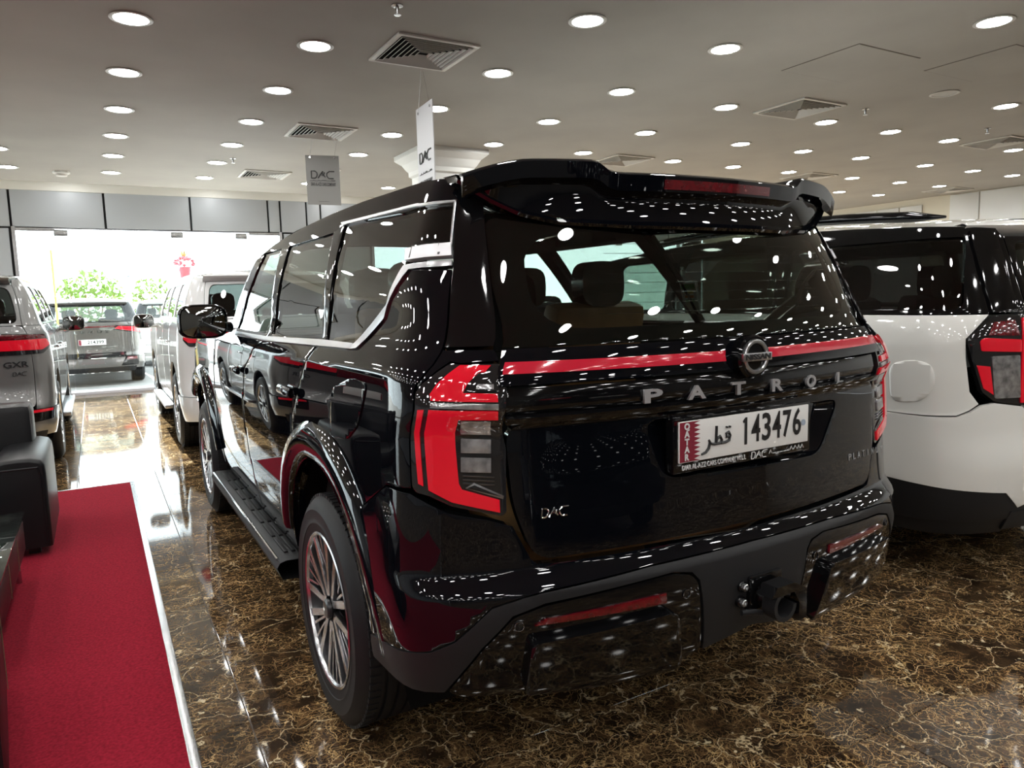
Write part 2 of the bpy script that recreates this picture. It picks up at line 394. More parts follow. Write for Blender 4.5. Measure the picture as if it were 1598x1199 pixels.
def panel(name, body, loop, m, parent, off=0.0, depth=.02, res=.05, mirror=False, holes=(), edge=.2, dome=None, world=True):
    """one panel lying on the body surface; off lifts it, depth is the folded-in edge"""
    loops = [list(loop)]+[list(h) for h in holes]
    if mirror: loops = [[(-a, b) for a, b in l] for l in loops]
    V, F, B = cutmesh(loops, res)
    P = []; Nn = []
    for s, z in V:
        n = body.normal(s, z); h = off+(dome(abs(s), z) if dome else 0)
        P.append(body.pos(s, z)+n*h); Nn.append(n)
    base = len(P); bnd = {}
    # outward direction at boundary verts
    out = {}
    for a, b in B:
        t = P[b]-P[a]; L = np.linalg.norm(t)
        if L < 1e-9: continue
        o = np.cross(t/L, Nn[a]+Nn[b])
        for v in (a, b): out[v] = out.get(v, 0)+o/2
    # is the winding such that faces look outward?
    f = F[0]; fn = np.cross(P[f[1]]-P[f[0]], P[f[2]]-P[f[0]]); flip = fn @ Nn[f[0]] < 0
    sg = -1 if flip else 1
    FF = [tuple(reversed(g)) for g in F] if flip else list(F)
    N0 = list(Nn)
    for v, o in out.items():
        if np.linalg.norm(o) > 1e-9:
            o = o/np.linalg.norm(o)*sg; out[v] = o
            q = Nn[v]*(1-edge*.5)+o*edge*.5; N0[v] = q/np.linalg.norm(q)
        i = len(P); bnd[v] = i; P.append(P[v]+0); N0.append(out[v] if np.linalg.norm(out[v]) > 0 else Nn[v])
        P.append(P[v]-Nn[v]*depth); N0.append(out[v] if np.linalg.norm(out[v]) > 0 else Nn[v])
    for a, b in B:
        if a in bnd and b in bnd:
            q = (bnd[b], bnd[a], bnd[a]+1, bnd[b]+1); FF.append(tuple(reversed(q)) if flip else q)
    return mesh(name, P, FF, m, parent, normals=N0, world=world)
def picks(body, pts, **k):
    out = []
    for q in pts:
        r = body.pick(q, **k)
        if r is None: raise ValueError('no hit %s' % (q,))
        out.append(r)
    return out
# =================== the setting ===================
CH = 3.2
X0, X1, Y0, Y1 = -9.5, 12.6, -11.0, 12.0
def struct(mb, name, m, parent=None, smooth=.6):
    o = mb.build(name, m, parent, smooth)
    if parent is None: o['kind'] = 'structure'
    return o
# floor: slab of grout and single marble tiles
flo = struct(MB().span((X0, Y0, -.2), (X1, Y1, -.004)), 'floor', 'grout')
TS = .6; tx0, ty0 = -9.045, -6.475
tm = MB().box((0, 0, -.004), (TS-.004, TS-.004, .008), bev=.0012); V, F = tm.V, tm.F
tile_me = bpy.data.meshes.new('floor_tile'); tile_me.from_pydata([tuple(v) for v in V], [], F); tile_me.materials.append(M['marble'])
cells = []
for i in range(-1, 37):
    for j in range(-8, 31):
        cx, cy = tx0+(i+.5)*TS, ty0+(j+.5)*TS
        if not (X0 < cx < X1 and Y0 < cy < Y1): continue
        d = np.array([cx, cy, 0])-CAM_C; f = d @ FW
        vis = False
        if f > .3:
            px, py = proj((cx, cy, 0)); vis = -120 < px < 1720 and 560 < py < 1320
        cells.append((not vis, float(np.linalg.norm(d)), cx, cy))
cells.sort()
for _, _, cx, cy in cells[:300]:
    o = bpy.data.objects.new('floor_tile', tile_me); COL.objects.link(o); o.location = (cx, cy, 0); o.parent = flo
rest = MB()
for _, _, cx, cy in cells[300:]: rest.add([v+np.array([cx, cy, 0]) for v in V], F)
tag(rest.build('floor_tiles', 'marble', flo, None), kind='stuff')
# ceiling with a raised bay along the shop front
cl = MB().span((X0, Y0, CH), (X1, 9.42, CH+.5)).span((X0, 9.42, 3.62), (X1, Y1+.3, 3.9))
struct(cl, 'ceiling', 'ceil')
struct(MB().span((X0, 9.415, CH), (X1, 9.425, 3.62)), 'trim_1', 'wallwhite')
# side and back walls
wl = struct(MB().span((X0-.2, Y0, 2.83), (X0-.05, Y1, 3.9)).span((X0-.2, Y0, 0), (X0-.05, 5.0, 2.83)), 'wall_left', 'joint')
for k in range(13):
    a = Y0+.02+k*1.77
    MB().span((X0-.05, a, 2.84), (X0, min(a+1.74, Y1), CH), bev=.004).build('cladding_panel', 'panelgrey', wl)
for k in range(9): MB().span((X0-.05, Y0+.02+k*1.75, .02), (X0, Y0+1.74+k*1.75, 2.81), bev=.004).build('cladding_panel', 'panelgrey', wl)
wnl = tag(bpy.data.objects.new('window_3', None), kind='structure'); COL.objects.link(wnl); wnl.location = (X0, 4, 0)
for k in range(4):
    a = 5.0+k*1.75; MB().span((X0-.04, a+.008, .05), (X0-.028, a+1.742, 2.80)).build('pane', 'pane', wnl)
MB().span((X0-.08, 5, 0), (X0, 12, .05)).span((X0-.06, 5, 2.80), (X0, 12, 2.84)).build('frame', 'steel', wnl)
struct(MB().span((X0, Y0-.2, 0), (X1, Y0, 3.9)), 'wall_back', 'backwall')
wr = struct(MB().span((X1, Y0, 0), (X1+.2, Y1, 3.9)), 'wall_right', 'cream')
# white cladding panels of the right wall
pxs = [1598, 1579, 1530, 1483]
def wally(q): return float(on_x(q, X1)[1])
ya = [Y0+.2, 1.2, 2.2, 3.2, 4.05, wally((1530, 310)), wally((1483, 310))]
for a, b in zip(ya[:-1], ya[1:]):
    MB().span((X1-.03, a+.012, 0.0), (X1, b-.012, CH-.02), bev=.004).build('wall_panel', 'panelwhite', wr)
yb = [wally((x, 320)) for x in (1441, 1405, 1370, 1335, 1300)]+[9.2]
for a, b in zip(yb[:-1], yb[1:]):
    MB().span((X1-.03, a+.012, 0.0), (X1, b-.012, CH-.13), bev=.004).build('wall_panel', 'panelwhite', wr)
# shop front: grey cladding over glass bays
WY = Y1
wf = struct(MB().span((X0, WY+.05, 2.83), (X1, WY+.25, 3.9)).span((-3.7, WY+.05, 0), (-2.66, WY+.25, 2.83)).span((1.64, WY+.05, 0), (3.42, WY+.25, 2.83)).span((11.9, WY+.05, 0), (X1, WY+.25, 2.83)), 'wall_front', 'joint')
def wx(px, py=330): return float(on_y((px, py), WY)[0])
heads = [X0+.02, -7.9, -6.2, -4.5, wx(15), wx(163), wx(297), wx(418), wx(437), wx(478), wx(500), 4.2, 6.0, 7.8, 9.6, 11.4, X1-.02]
for a, b in zip(heads[:-1], heads[1:]):
    MB().span((a+.018, WY, 2.84), (b-.018, WY+.05, 3.43), bev=.004).build('cladding_panel', 'panelgrey', wf)
struct(MB().span((X0, WY-.02, 3.43), (X1, WY+.05, 3.62)), 'trim_2', 'wallwhite')
for z0, z1 in ((0.02, 1.4), (1.43, 2.81)):
    MB().span((-3.68, WY, z0), (-2.70, WY+.05, z1), bev=.004).build('cladding_panel', 'panelgrey', wf)
for k in range(1):
    a = 1.68+k*1.8
    for z0, z1 in ((0.02, 1.4), (1.43, 2.81)):
        if a+1.77 < X1: MB().span((a, WY, z0), (a+1.70, WY+.05, z1), bev=.004).build('cladding_panel', 'panelgrey', wf)
def glass_bay(n, a, b, cuts):
    w = tag(bpy.data.objects.new('window_%d' % n, None), kind='structure'); COL.objects.link(w); w.location = ((a+b)/2, WY, 0)
    for p, q in zip(cuts[:-1], cuts[1:]): MB().span((p+.006, WY+.03, .05), (q-.006, WY+.042, 2.78)).build('pane', 'pane', w)
    fr = MB().span((a, WY-.02, 0), (a+.05, WY+.06, 2.84)).span((b-.05, WY-.02, 0), (b, WY+.06, 2.84)); fr.build('jamb', 'steel', w)
    for c in (a+.05, b-.60): MB().span((c, WY, 2.775), (c+.55, WY+.06, 2.825), bev=.004).build('head_rail', 'steel', w)
    MB().span((a, WY-.05, 0), (b, WY+.12, .05), bev=.006).build('sill', 'sill', w)
    for c in cuts[1:-1]:
        MB().span((c-.10, WY+.01, 2.70), (c+.10, WY+.062, 2.80), bev=.005).build('patch_fitting', 'steel', w)
glass_bay(1, -2.66, 1.64, [-2.61, -1.98, -.2, .9, 1.59]); glass_bay(4, 3.42, 11.9, [3.47, 5.4, 7.6, 9.8, 11.85]); glass_bay(2, X0, -3.70, [X0+.05, -7.6, -5.6, -3.75])
# pavement outside
struct(MB().span((-40, WY+.25, -.3), (40, 70, -.15)).span((-40, -30, -.3), (X0-.2, WY+.25, -.15)), 'ground_outside', 'asphalt')
tag(MB().span((-3.5, WY+.25, -.15), (2.5, WY+1.1, -.02), bev=.01).build('kerb_step', 'sill'), kind='structure')
# column with crown
cm = MB().span((1.86, 5.42, 0), (2.40, 5.94, 3.0)); co = cm.build('column', 'wallwhite'); co['kind'] = 'structure'
cap = [(0.0, 2.93), (.03, 2.95), (.03, 3.0), (.055, 3.03), (.09, 3.09), (.14, 3.13), (.16, 3.15), (.16, 3.2)]
rows = [[(1.86-e, 5.42-e, z), (2.40+e, 5.42-e, z), (2.40+e, 5.94+e, z), (1.86-e, 5.94+e, z)] for e, z in cap]
MB().loft(rows, True).build('capital', 'wallwhite', co, .3)
# =================== ceiling fittings ===================
def copy_thing(src, loc, rz=0):
    r = src.copy(); COL.objects.link(r); r.location = loc; r.rotation_euler = (0, 0, rz)
    for ch in list(src.children):
        c = ch.copy(); COL.objects.link(c); c.parent = r
        for g in ch.children: d = g.copy(); COL.objects.link(d); d.parent = c
    return r
def make_light(lab, cat_, m, grp=None):
    t = thing('downlight', (0, 0, CH), lab, cat_, grp)
    MB().lathe([(.118, .0), (.122, -.006), (.112, -.010), (.098, -.008), (.096, .004)], 32, (0, 0, 0), (0, 0, 1), (1, 0, 0)).build('trim_ring', 'ring', t, world=False)
    MB().lathe([(.0001, -.0065), (.05, -.0065), (.097, -.005)], 32, (0, 0, 0), (0, 0, 1), (1, 0, 0)).build('diffuser', m, t, world=False)
    return t
LX = [-7.0, -5.85, -4.7, -3.55, -2.37, -1.27, -.16, 1.25, 2.46, 3.70, 5.14, 6.24, 7.38, 8.84, 10.07, 11.2]
LY = [-10.0, -8.85, -7.7, -6.55, -5.4, -4.25, -3.1, -1.95, -.85, .31, 1.48, 2.66, 3.81, 4.96, 6.08, 7.18, 8.35]
lit = make_light('round recessed ceiling downlight, lit bright white', 'ceiling light', 'lamp', 'lit ceiling downlights')
first = True
for i, x in enumerate(LX):
    for j, y in enumerate(LY):
        if (x, y) in ((5.14, 1.48), (3.70, 1.48)): continue
        if first: lit.location = (x, y, CH); first = False
        else: copy_thing(lit, (x, y, CH))
for x in (-6.2, -4.0, -1.8, .4, 2.6, 4.8, 7.0, 9.2, 11.2): copy_thing(lit, (x, 11.45, 3.62))  # added row of unseen lights in the raised bay, brightens the white band
dead = make_light('round ceiling downlight switched off, dull grey, beside the access panels', 'ceiling light', 'unlit'); dead.location = (5.2, 1.48, CH)
def make_vent(x, y, lab):
    t = thing('ceiling_diffuser', (x, y, CH), lab, 'air vent', 'square ceiling air vents')
    h = .30
    fr = MB()
    for a, b in (((-h, -h), (h, -h+.035)), ((-h, h-.035), (h, h)), ((-h, -h+.035), (-h+.035, h-.035)), ((h-.035, -h+.035), (h, h-.035))):
        fr.span((a[0], a[1], -.014), (b[0], b[1], .0), bev=.003)
    fr.build('frame', 'vent', t, world=False)
    MB().span((-h+.03, -h+.03, -.0015), (h-.03, h-.03, .0)).build('backing', 'dark', t, world=False)
    for k in range(7):
        r = .262-k*.035; o = r-.012
        rg = [(r, -.020), (o, -.006), (o-.002, -.0065), (r-.003, -.0215)]
        rows = [[(-q, -q, z), (q, -q, z), (q, q, z), (-q, q, z)] for q, z in rg]
        MB().loft(rows+[rows[0]], True).build('louvre', 'vent', t, None, world=False)
    return t
for x, y, lab in ((.55, 2.47, 'large square louvred ceiling vent above the white hanging sign'), (.54, 5.11, 'square louvred ceiling vent above the grey hanging sign'), (.52, 7.82, 'square ceiling vent nearest the shop front'),
                  (4.4, 2.40, 'square ceiling vent beside the access panels, right of the middle'), (8.08, 2.47, 'square ceiling vent at the right edge above the white SUV'), (4.44, 5.15, 'square ceiling vent just above the black SUV spoiler, left one'),
                  (8.03, 5.13, 'square ceiling vent low above the spoiler tip of the black SUV'), (11.88, 5.2, 'square ceiling vent by the white panelled side wall')):
    make_vent(x, y, lab)
for k, (x, y, lab) in enumerate(((.09, 1.78, 'ceiling sprinkler head at the top edge over the black SUV'), (-.03, 6.85, 'ceiling sprinkler head between the far left downlights'), (5.03, 2.14, 'ceiling sprinkler head right of the middle vent'), (7.13, 2.10, 'ceiling sprinkler head near the right edge vent'))):
    t = thing('sprinkler', (x, y, CH), lab, 'sprinkler')
    MB().lathe([(.035, 0), (.035, -.006), (.012, -.010), (.010, -.03), (.006, -.05)], 16, (0, 0, 0), (0, 0, 1), (1, 0, 0), True).build('body', 'steel', t, world=False)
    MB().lathe([(.004, -.05), (.022, -.054), (.022, -.057), (.004, -.058)], 16, (0, 0, 0), (0, 0, 1), (1, 0, 0), True).build('deflector', 'steel', t, world=False)
t = thing('smoke_detector', (-1.82, 8.52, CH), 'round white smoke detector on the ceiling near the shop front', 'smoke detector')
MB().lathe([(.10, 0), (.10, -.02), (.085, -.03)], 8, (0, 0, 0), (0, 0, 1), (1, 0, 0), True).build('base', 'wallwhite', t, world=False)
MB().lathe([(.07, -.03), (.062, -.055), (.03, -.06)], 16, (0, 0, 0), (0, 0, 1), (1, 0, 0), True).build('sensor_cap', 'vent', t, world=False)
for x0, y0, x1, y1, lab in ((3.26, .98, 4.0, 1.66, 'flush ceiling access panel with a thin dark outline, left one'), (4.34, .48, 5.05, 1.16, 'flush ceiling access panel with a thin dark outline, right one')):
    t = thing('access_panel', ((x0+x1)/2, (y0+y1)/2, CH-.004), lab, 'access panel')
    MB().span((x0, y0, CH-.002), (x1, y1, CH-.0005)).build('joint', 'grout', t)
    MB().span((x0+.006, y0+.006, CH-.004), (x1-.006, y1-.006, CH-.0005)).build('hatch', 'ceil', t)
# hanging signs
def sign(name, lab, corners, face, ink, wires, zdepth):
    """corners: TL, TR, BR, BL as points"""
    TL, TR, BR, BL = [np.asarray(c, float) for c in corners]
    e1 = (TR-TL); w = np.linalg.norm(e1); e1 /= w; e2 = np.array([0, 0, 1.0]); h = TL[2]-BL[2]; o = (TL+TR)/2-e2*h/2; n = np.cross(e1, e2)
    t = thing(name, tuple(o-e2*h/2), lab, 'sign')
    MB().prism([(-w/2, -h/2), (w/2, -h/2), (w/2, h/2), (-w/2, h/2)], o, e1, e2, .006).build('board', face, t)
    f = o+n*.002
    # stylised three letter logo: D, crossing loops, C
    u = w*.115
    lg = MB()
    def stroke(pts, r=w*.017): lg.tube([f+e1*a+e2*(b+h*.11) for a, b in pts], r, 6)
    stroke([(-3.0*u, -.9*u), (-3.0*u, .9*u), (-2.0*u, .9*u), (-1.55*u, .5*u), (-1.5*u, 0), (-1.7*u, -.6*u), (-2.1*u, -.9*u), (-3.0*u, -.9*u)])
    stroke([(-1.3*u, -.9*u), (-.6*u, .1*u), (0, .9*u), (.45*u, .5*u), (.1*u, -.3*u), (-.3*u, -.2*u), (-.1*u, .4*u), (.6*u, -.6*u)])
    stroke([(3.0*u, .9*u), (1.7*u, .9*u), (1.05*u, .4*u), (1.0*u, -.3*u), (1.5*u, -.9*u), (2.7*u, -.9*u)])
    lg.build('logo', ink, t)
    text('lettering', 'DIAR AL-AZZ CARS COMPANY', f-e2*h*.085, e1, e2, .05, ink, t, bold=.001, fit=w*.74, extrude=.0005)
    # arabic company line drawn as joined strokes
    ar = MB(); x = .36*w; rnd = random.Random(3); y0 = -h*.015
    while x > -.36*w:
        l = rnd.uniform(.025, .05)*w; ar.tube([f+e1*x+e2*(y0+.0), f+e1*(x-l*.5)+e2*(y0+rnd.choice((.0, .0, .028))*w), f+e1*(x-l)+e2*y0], w*.008, 5); x -= l+.012*w
    ar.build('arabic_lettering', ink, t)
    sp = MB()
    for k in range(9): sp.tube([f+e1*w*(-.15+.034*k)-e2*h*.43, f+e1*w*(-.128+.034*k)-e2*h*.43], w*.006, 5)
    sp.build('small_print', ink, t)
    for s_, wr_ in zip((-1, 1), wires):
        a = o+e1*s_*w*.36+e2*h*.46
        MB().lathe([(.010, .006), (.010, -.004)], 12, a, n, e1, True).build('stud', 'steel', t)
        MB().tube([a, np.array([wr_[0], wr_[1], CH])], .0012, 5).build('wire', 'steel', t)
def at_depth(q, d): r_ = ray(q); return CAM_C+r_*d
d2 = 7.8
g = [at_depth(q, d2) for q in ((476, 242), (528.5, 243.5), (530, 318), (477.5, 318))]
sign('hanging_sign', 'grey rectangular hanging sign with dark logo, left of the black SUV roof', g, 'signgrey', 'signink', ((.55, 5.48), (.80, 5.42)), 0)
gl = at_depth((649, 172), 5.65); gr = on_z((674, 153.5), gl[2])
hh = .98
sign('hanging_sign', 'white hanging sign seen nearly edge-on, above the black SUV roof', [gl, gr, gr-np.array([0, 0, hh]), gl-np.array([0, 0, hh])], 'signwhite', 'signink', ((.68, 2.82), (.72, 2.88)), 0)
# =================== carpet ===================
t = thing('carpet_runner', (-2.6, .7, 0), 'deep red carpet on the marble floor with a metal edge strip', 'carpet')
MB().span((-4.7, -3.6, 0), (-1.455, 4.35, .009), bev=.003).build('pile', 'carpet', t)
MB().span((-1.458, -3.6, 0), (-1.425, 4.375, .011), bev=.003).build('edge_strip', 'steel', t)
MB().span((-4.7, 4.348, 0), (-1.458, 4.375, .011), bev=.003).build('edge_strip', 'steel', t)
# =================== parts every car shares ===================
def make_wheel(root, c, side, R=.40, rim=.268, width=.262, style=6, world=True, detail=True, alloy='alloy'):
    """c: centre of the outer face; side -1 looks towards -x"""
    c = np.asarray(c, float); ax = np.array([side, 0, 0], float); e1 = np.array([0, 0, 1.0])
    w = thing_child('wheel', root)
    b = width
    pr = [(rim, -.012), (rim+.004, 0), (rim+.02, .004), (rim+.032, .006), (rim+.034, .0085), (rim+.040, .0085), (rim+.042, .0075), (rim+.055, .010), (R-.055, .0085), (R-.050, .0095), (R-.046, .007), (R-.022, -.006), (R-.006, -.024), (R, -.045)]
    # tread with circumferential grooves
    for k in range(4):
        g0 = -.045-(b-.09)*(k+.62)/4.2
        pr += [(R, g0), (R-.009, g0-.002), (R-.009, g0-.010), (R, g0-.012)]
    pr += [(R, -b+.045), (R-.006, -b+.024), (R-.022, -b+.006), (R-.06, -b), (rim, -b+.02)]
    ty = MB().lathe(pr, 72, c, ax, e1).build('tyre', 'rubber', w, .7)
    e2 = np.cross(ax, e1)
    if detail:
        tb = MB()   # shoulder sipes
        for k in range(84):
            th = 2*PI*k/84; er = e1*math.cos(th)+e2*math.sin(th); et = -e1*math.sin(th)+e2*math.cos(th)
            Rm = np.column_stack([er, et, ax])
            tb.box(c+er*(R-.0045)+ax*(-.040), (.014, .0215, .036), R=Rm, bev=0)
        tb.build('tread_blocks', 'rubber', ty, .5)['kind'] = 'stuff'
    rm = MB().lathe([(rim+.003, .002), (rim-.002, .005), (rim-.008, .002), (rim-.012, -.008)], 64, c, ax, e1).build('rim_lip', alloy, w, .7)
    MB().lathe([(rim-.011, -.007), (rim-.03, -.09), (rim-.03, -.2)], 48, c, ax, e1).build('rim_barrel', 'alloydark', w, .7)
    MB().lathe([(.0005, -.055), (.12, -.050), (rim-.03, -.065)], 48, c, ax, e1).build('brake_backing', 'dark', w, .5)
    def bar(mb, a0, r0, a1, r1, w0, w1, h0, h1, th=.03):
        P = []
        for a, r, wd_, h in ((a0, r0, w0, h0), (a1, r1, w1, h1)):
            er = e1*math.cos(a)+e2*math.sin(a); et = -e1*math.sin(a)+e2*math.cos(a)
            for q, z in ((-1, 0), (1, 0), (1, -th), (-1, -th)): P.append(c+er*r+et*q*wd_/2+ax*(h+z))
        mb.add(P, [(3, 2, 1, 0), (4, 5, 6, 7), (0, 1, 5, 4), (1, 2, 6, 5), (2, 3, 7, 6), (3, 0, 4, 7)])
    for k in range(style):
        a = 2*PI*k/style+.2; sp = MB(); d = PI/style
        bar(sp, a-.10, .045, a-d*.62, rim-.010, .026, .026, -.012, -.003); bar(sp, a+.10, .045, a+d*.62, rim-.010, .026, .026, -.012, -.003)
        if detail:
            for q, r0 in ((-.22, .10), (0.06, .13), (.32, .16)): bar(sp, a+q*d*.7, r0, a+q*d*1.4, rim-.012, .008, .011, -.016, -.006)
        sp.build('spoke', alloy, w, None)
        pk = MB(); bar(pk, a-.02, .05, a, rim-.014, .06, .16, -.03, -.022, .015); pk.build('spoke_pocket', 'dark', w, None)
    MB().lathe([(.034, -.012), (.034, .0), (.028, .004), (.0005, .005)], 24, c, ax, e1).build('hub_cap', 'alloydark', w, .5)
    return w
def thing_child(name, root):
    """a part that groups sub-parts"""
    o = bpy.data.objects.new(name, None); COL.objects.link(o); o.parent = root; o.empty_display_size = .05
    o.matrix_parent_inverse = Matrix.Translation(-parent_loc(root)); return o
def arch(B, y0, z0, r, a0, a1, n=20):
    return [side_sz(B, y0+r*math.cos(a0+(a1-a0)*k/n), z0+r*math.sin(a0+(a1-a0)*k/n)) for k in range(n+1)]
def side_sz(B, y, z):
    """(s, z) of a side point at length y"""
    if y >= B.YC: return (B.S1+y-B.YC, z)
    lo, hi = .3*B.S1, B.S1
    for _ in range(40):
        m = (lo+hi)/2
        if (B.pos(m, z)-B.off)[1]*B.flip < y: lo = m
        else: hi = m
    return (lo, z)
def wheel_housing(root, B, y0, z0, r, side, name='wheel_arch_liner', depth=.36):
    rows = []
    for k in range(21):
        a = -.25+(PI+.5)*k/20; y, z = y0+r*math.cos(a), z0+r*math.sin(a)
        xo = side*(B.width(max(y, B.YC), max(z, .3))-.012)
        rows.append([B.off+np.array([xo, y*B.flip, max(z, .18)]), B.off+np.array([xo-side*depth, y*B.flip, max(z, .18)])])
    mb = MB().loft(rows)
    poly = [r_[1] for r_ in rows]; mb.add(poly, [tuple(range(len(poly)))])
    mb.build(name, 'dark', root, .5)
def roof_loft(root, B, ze, y0, y1, crown, m, name='roof', n=26, nx=17, rear_round=.0):
    rows = []
    for i in range(n+1):
        y = y0+(y1-y0)*i/n; z = ze(y); w = (B.width(y, z) if y >= B.YC else abs((B.pos(side_sz(B, y, z)[0], z)-B.off)[0]))
        rows.append([B.off+np.array([w*(2*k/(nx-1)-1), y*B.flip, z+(crown(y) if callable(crown) else crown)*(1-abs(2*k/(nx-1)-1)**2.4)]) for k in range(nx)])
    mb = MB().loft(rows); return mb.build(name, m, root, 1.0)
def seat(root, c, m='tan', w=.5, name='seat'):
    """c: centre of the cushion bottom; looks towards +y"""
    c = np.asarray(c, float); s = thing_child(name, root)
    MB().box(c+np.array([0, .05, .09]), (w, .5, .18), bev=.05).build('cushion', m, s, 1)
    MB().box(c+np.array([0, -.22, .42]), (w, .14, .6), R=rot((1, 0, 0), .2), bev=.05).build('backrest', m, s, 1)
    hp = [(w*.23*math.copysign(abs(math.cos(a))**.6, math.cos(a)), .105*math.copysign(abs(math.sin(a))**.6, math.sin(a))) for a in np.linspace(0, 2*PI, 20, False)]
    MB().prism(hp, c+np.array([0, -.25, .80]), (1, 0, 0), (0, 0, 1), -.09).build('headrest', 'wrap', s, .8)
    return s
# =================== black SUV ===================
PW = Curve([(.25,.88),(.36,.925),(.5,.958),(.72,.978),(.95,.985),(1.12,.98),(1.262,.966)], [(1.262,.966),(1.30,.938),(1.345,.905),(1.5,.862),(1.62,.82),(1.70,.785),(1.78,.745),(1.82,.722),(1.86,.69)])
PR = Curve([(.25,-.90),(.6,-.96),(.78,-.992),(.9,-.986),(1.0,-.979),(1.14,-.972)],[(1.14,-.972),(1.17,-.985),(1.2,-.995),(1.26,-.985),(1.337,-.970),(1.5,-.91),(1.65,-.85),(1.75,-.80),(1.85,-.74)])
MZ = Curve([(.2, 11.), (1.1, 11.), (1.27, 9.), (1.36, 6.2), (1.6, 5.), (2.0, 4.5)])
B = Body(PW, PR, m=MZ)
B0 = Body(PW, PR)     # softer-cornered twin in which some outlines were first laid out
BB = Body(Curve([(.25,.90),(.36,.95),(.5,.985),(.7,1.0),(.85,.995),(1.0,.985)]), Curve([(.25,-.90),(.38,-.96),(.48,-1.01),(.65,-1.035),(.72,-1.03),(.78,-.99),(.85,-.985),(1.0,-.98)]), m=8)
BB0 = Body(BB.W, BB.YR)
def cv(pts, old=None, new=None):
    old, new = old or B0, new or B
    out = []
    for s, z in pts:
        r = new.pick(proj(old.pos(abs(s), z))) if abs(s) > 1e-6 else (0.0, z)
        out.append((math.copysign(r[0], s) if s else 0.0, r[1]))
    return out
suv = thing('suv', (0, 1.5, 0), 'large glossy black SUV with red tail lights parked in the foreground', 'car')
NOSE = Body(Curve([(.25,.85),(.45,.93),(.8,.955),(1.0,.945),(1.16,.90)]), Curve([(.25,-3.86),(.5,-3.95),(.8,-3.97),(1.0,-3.93),(1.16,-3.80)]), YC=-3.4, bow=.14, flip=-1)
def ze(y): return float(np.interp(y, [-.9, -.75, -.5, -.2, .2, .6, 1.2, 1.6, 1.85], [1.775, 1.788, 1.806, 1.822, 1.833, 1.833, 1.815, 1.778, 1.735]))
def crown_p(y): return float(np.interp(y, [-.75, .3, 1.85], [.032, .062, .062]))
belt = 1.332
def both(name, loop, m, **k):
    return [panel(name, B, loop, m, suv, **k), panel(name, B, loop, m, suv, mirror=True, **k)]
PK = lambda pts: picks(B, pts)
SY = lambda y, z: side_sz(B, y, z)
RA = .535   # wheel arch radius
# --- rear quarter panel
ql = [SY(.135, belt), SY(.15, 1.27), SY(.27, 1.125), SY(.345, 1.044)]
a0 = math.acos(.36/RA)
ql += arch(B, 0, .40, RA, a0, PI-.86, 24)
ql += PK([(540, 812), (603, 756)])+cv([(.965, .985), (.965, 1.235)])
ql += cv([(.935, 1.300), (.931, 1.343)])+PK([(698, 490), (705, 421), (641, 421), (564, 541)])+[SY(-.29, belt-.002)]
both('rear_quarter_panel', ql, 'paint', res=.035)
# --- doors and front wing
rd = [SY(.165, belt), SY(1.03, belt), SY(1.2, 1.22), SY(1.345, 1.15), SY(1.41, .98), SY(1.40, .84), SY(1.36, .71), SY(1.30, .58), SY(1.24, .47), SY(.50, .47)]
rd += arch(B, 0, .40, RA, .13, a0-.02, 10)+[SY(.355, 1.044), SY(.28, 1.125), SY(.16, 1.272)]
both('rear_door', rd, 'paint', res=.05)
fd = [SY(1.042, belt), SY(1.92, belt), SY(2.38, 1.262), SY(2.42, .95), SY(2.36, .47), SY(1.252, .47), SY(1.312, .58), SY(1.372, .71), SY(1.412, .84), SY(1.422, .98), SY(1.357, 1.15), SY(1.212, 1.22)]
both('front_door', fd, 'paint', res=.05)
fw_ = [SY(2.392, 1.262), SY(3.3, 1.235), SY(3.41, 1.15), SY(3.41, .75)]+arch(B, 3.075, .40, RA, .75, PI-.25, 20)+[SY(2.40, .47), SY(2.432, .95)]
both('front_wing', fw_, 'paint', res=.05)
# --- wheel arch mouldings
for y0, lo, hi in ((0, .28, PI-.14), (3.075, .80, PI-.25)):
    for mir in (False, True):
        rows = []
        for k in range(33):
            a = lo+(hi-lo)*k/32; row = []
            for rr, o_ in ((RA-.012, -.05), (RA-.008, .012), (RA+.012, .028), (RA+.06, .030), (RA+.095, .024), (RA+.125, -.004)):
                rr2 = rr+.02*abs(math.sin(2*a))
                s, z = SY(y0+rr2*math.cos(a), .40+rr2*math.sin(a)); s = -s if mir else s
                row.append(B.pos(s, z)+B.normal(s, z)*o_)
            rows.append(row)
        mb = MB().loft(rows); mb.build('wheel_arch_moulding', 'paint', suv, .9)
# --- glass and pillars of the side
both('front_side_window', PK([(371, 512), (413, 397), (440, 389), (417, 523)]), 'tint', off=-.006, depth=.004, res=.06)
both('rear_side_window', PK([(451, 385), (521, 364), (503, 528), (422, 524)]), 'priv', off=-.006, depth=.004, res=.06)
both('quarter_window', PK([(539, 350), (708, 317), (703, 385), (636, 391), (634, 412), (553, 537), (508, 529)]), 'priv', off=-.006, depth=.004, res=.05)
both('b_pillar', PK([(440, 388), (452, 383), (422, 525), (416, 525)]), 'gloss', depth=.03)
both('c_pillar', PK([(521, 363), (539, 349), (508, 530), (503, 530)]), 'gloss', depth=.03)
zt = [PK([q])[0] for q in ((412, 396), (440, 388), (521, 363), (540, 349), (630, 332), (711, 315))]
cr = [(s, z) for s, z in zt]+cv([(.93, 1.70), (.90, 1.752)])+[(SY(y, ze(y))[0], ze(y)) for y in (-.7, -.5, -.2, .2, .6, 1.0, 1.4, 1.75)]+[SY(1.95, 1.70)]
both('roof_side', cr, 'paint', res=.05, depth=.03)
both('a_pillar', [PK([(371, 512)])[0], PK([(413, 397)])[0], SY(1.93, 1.72), SY(2.16, 1.335)], 'gloss', depth=.03)
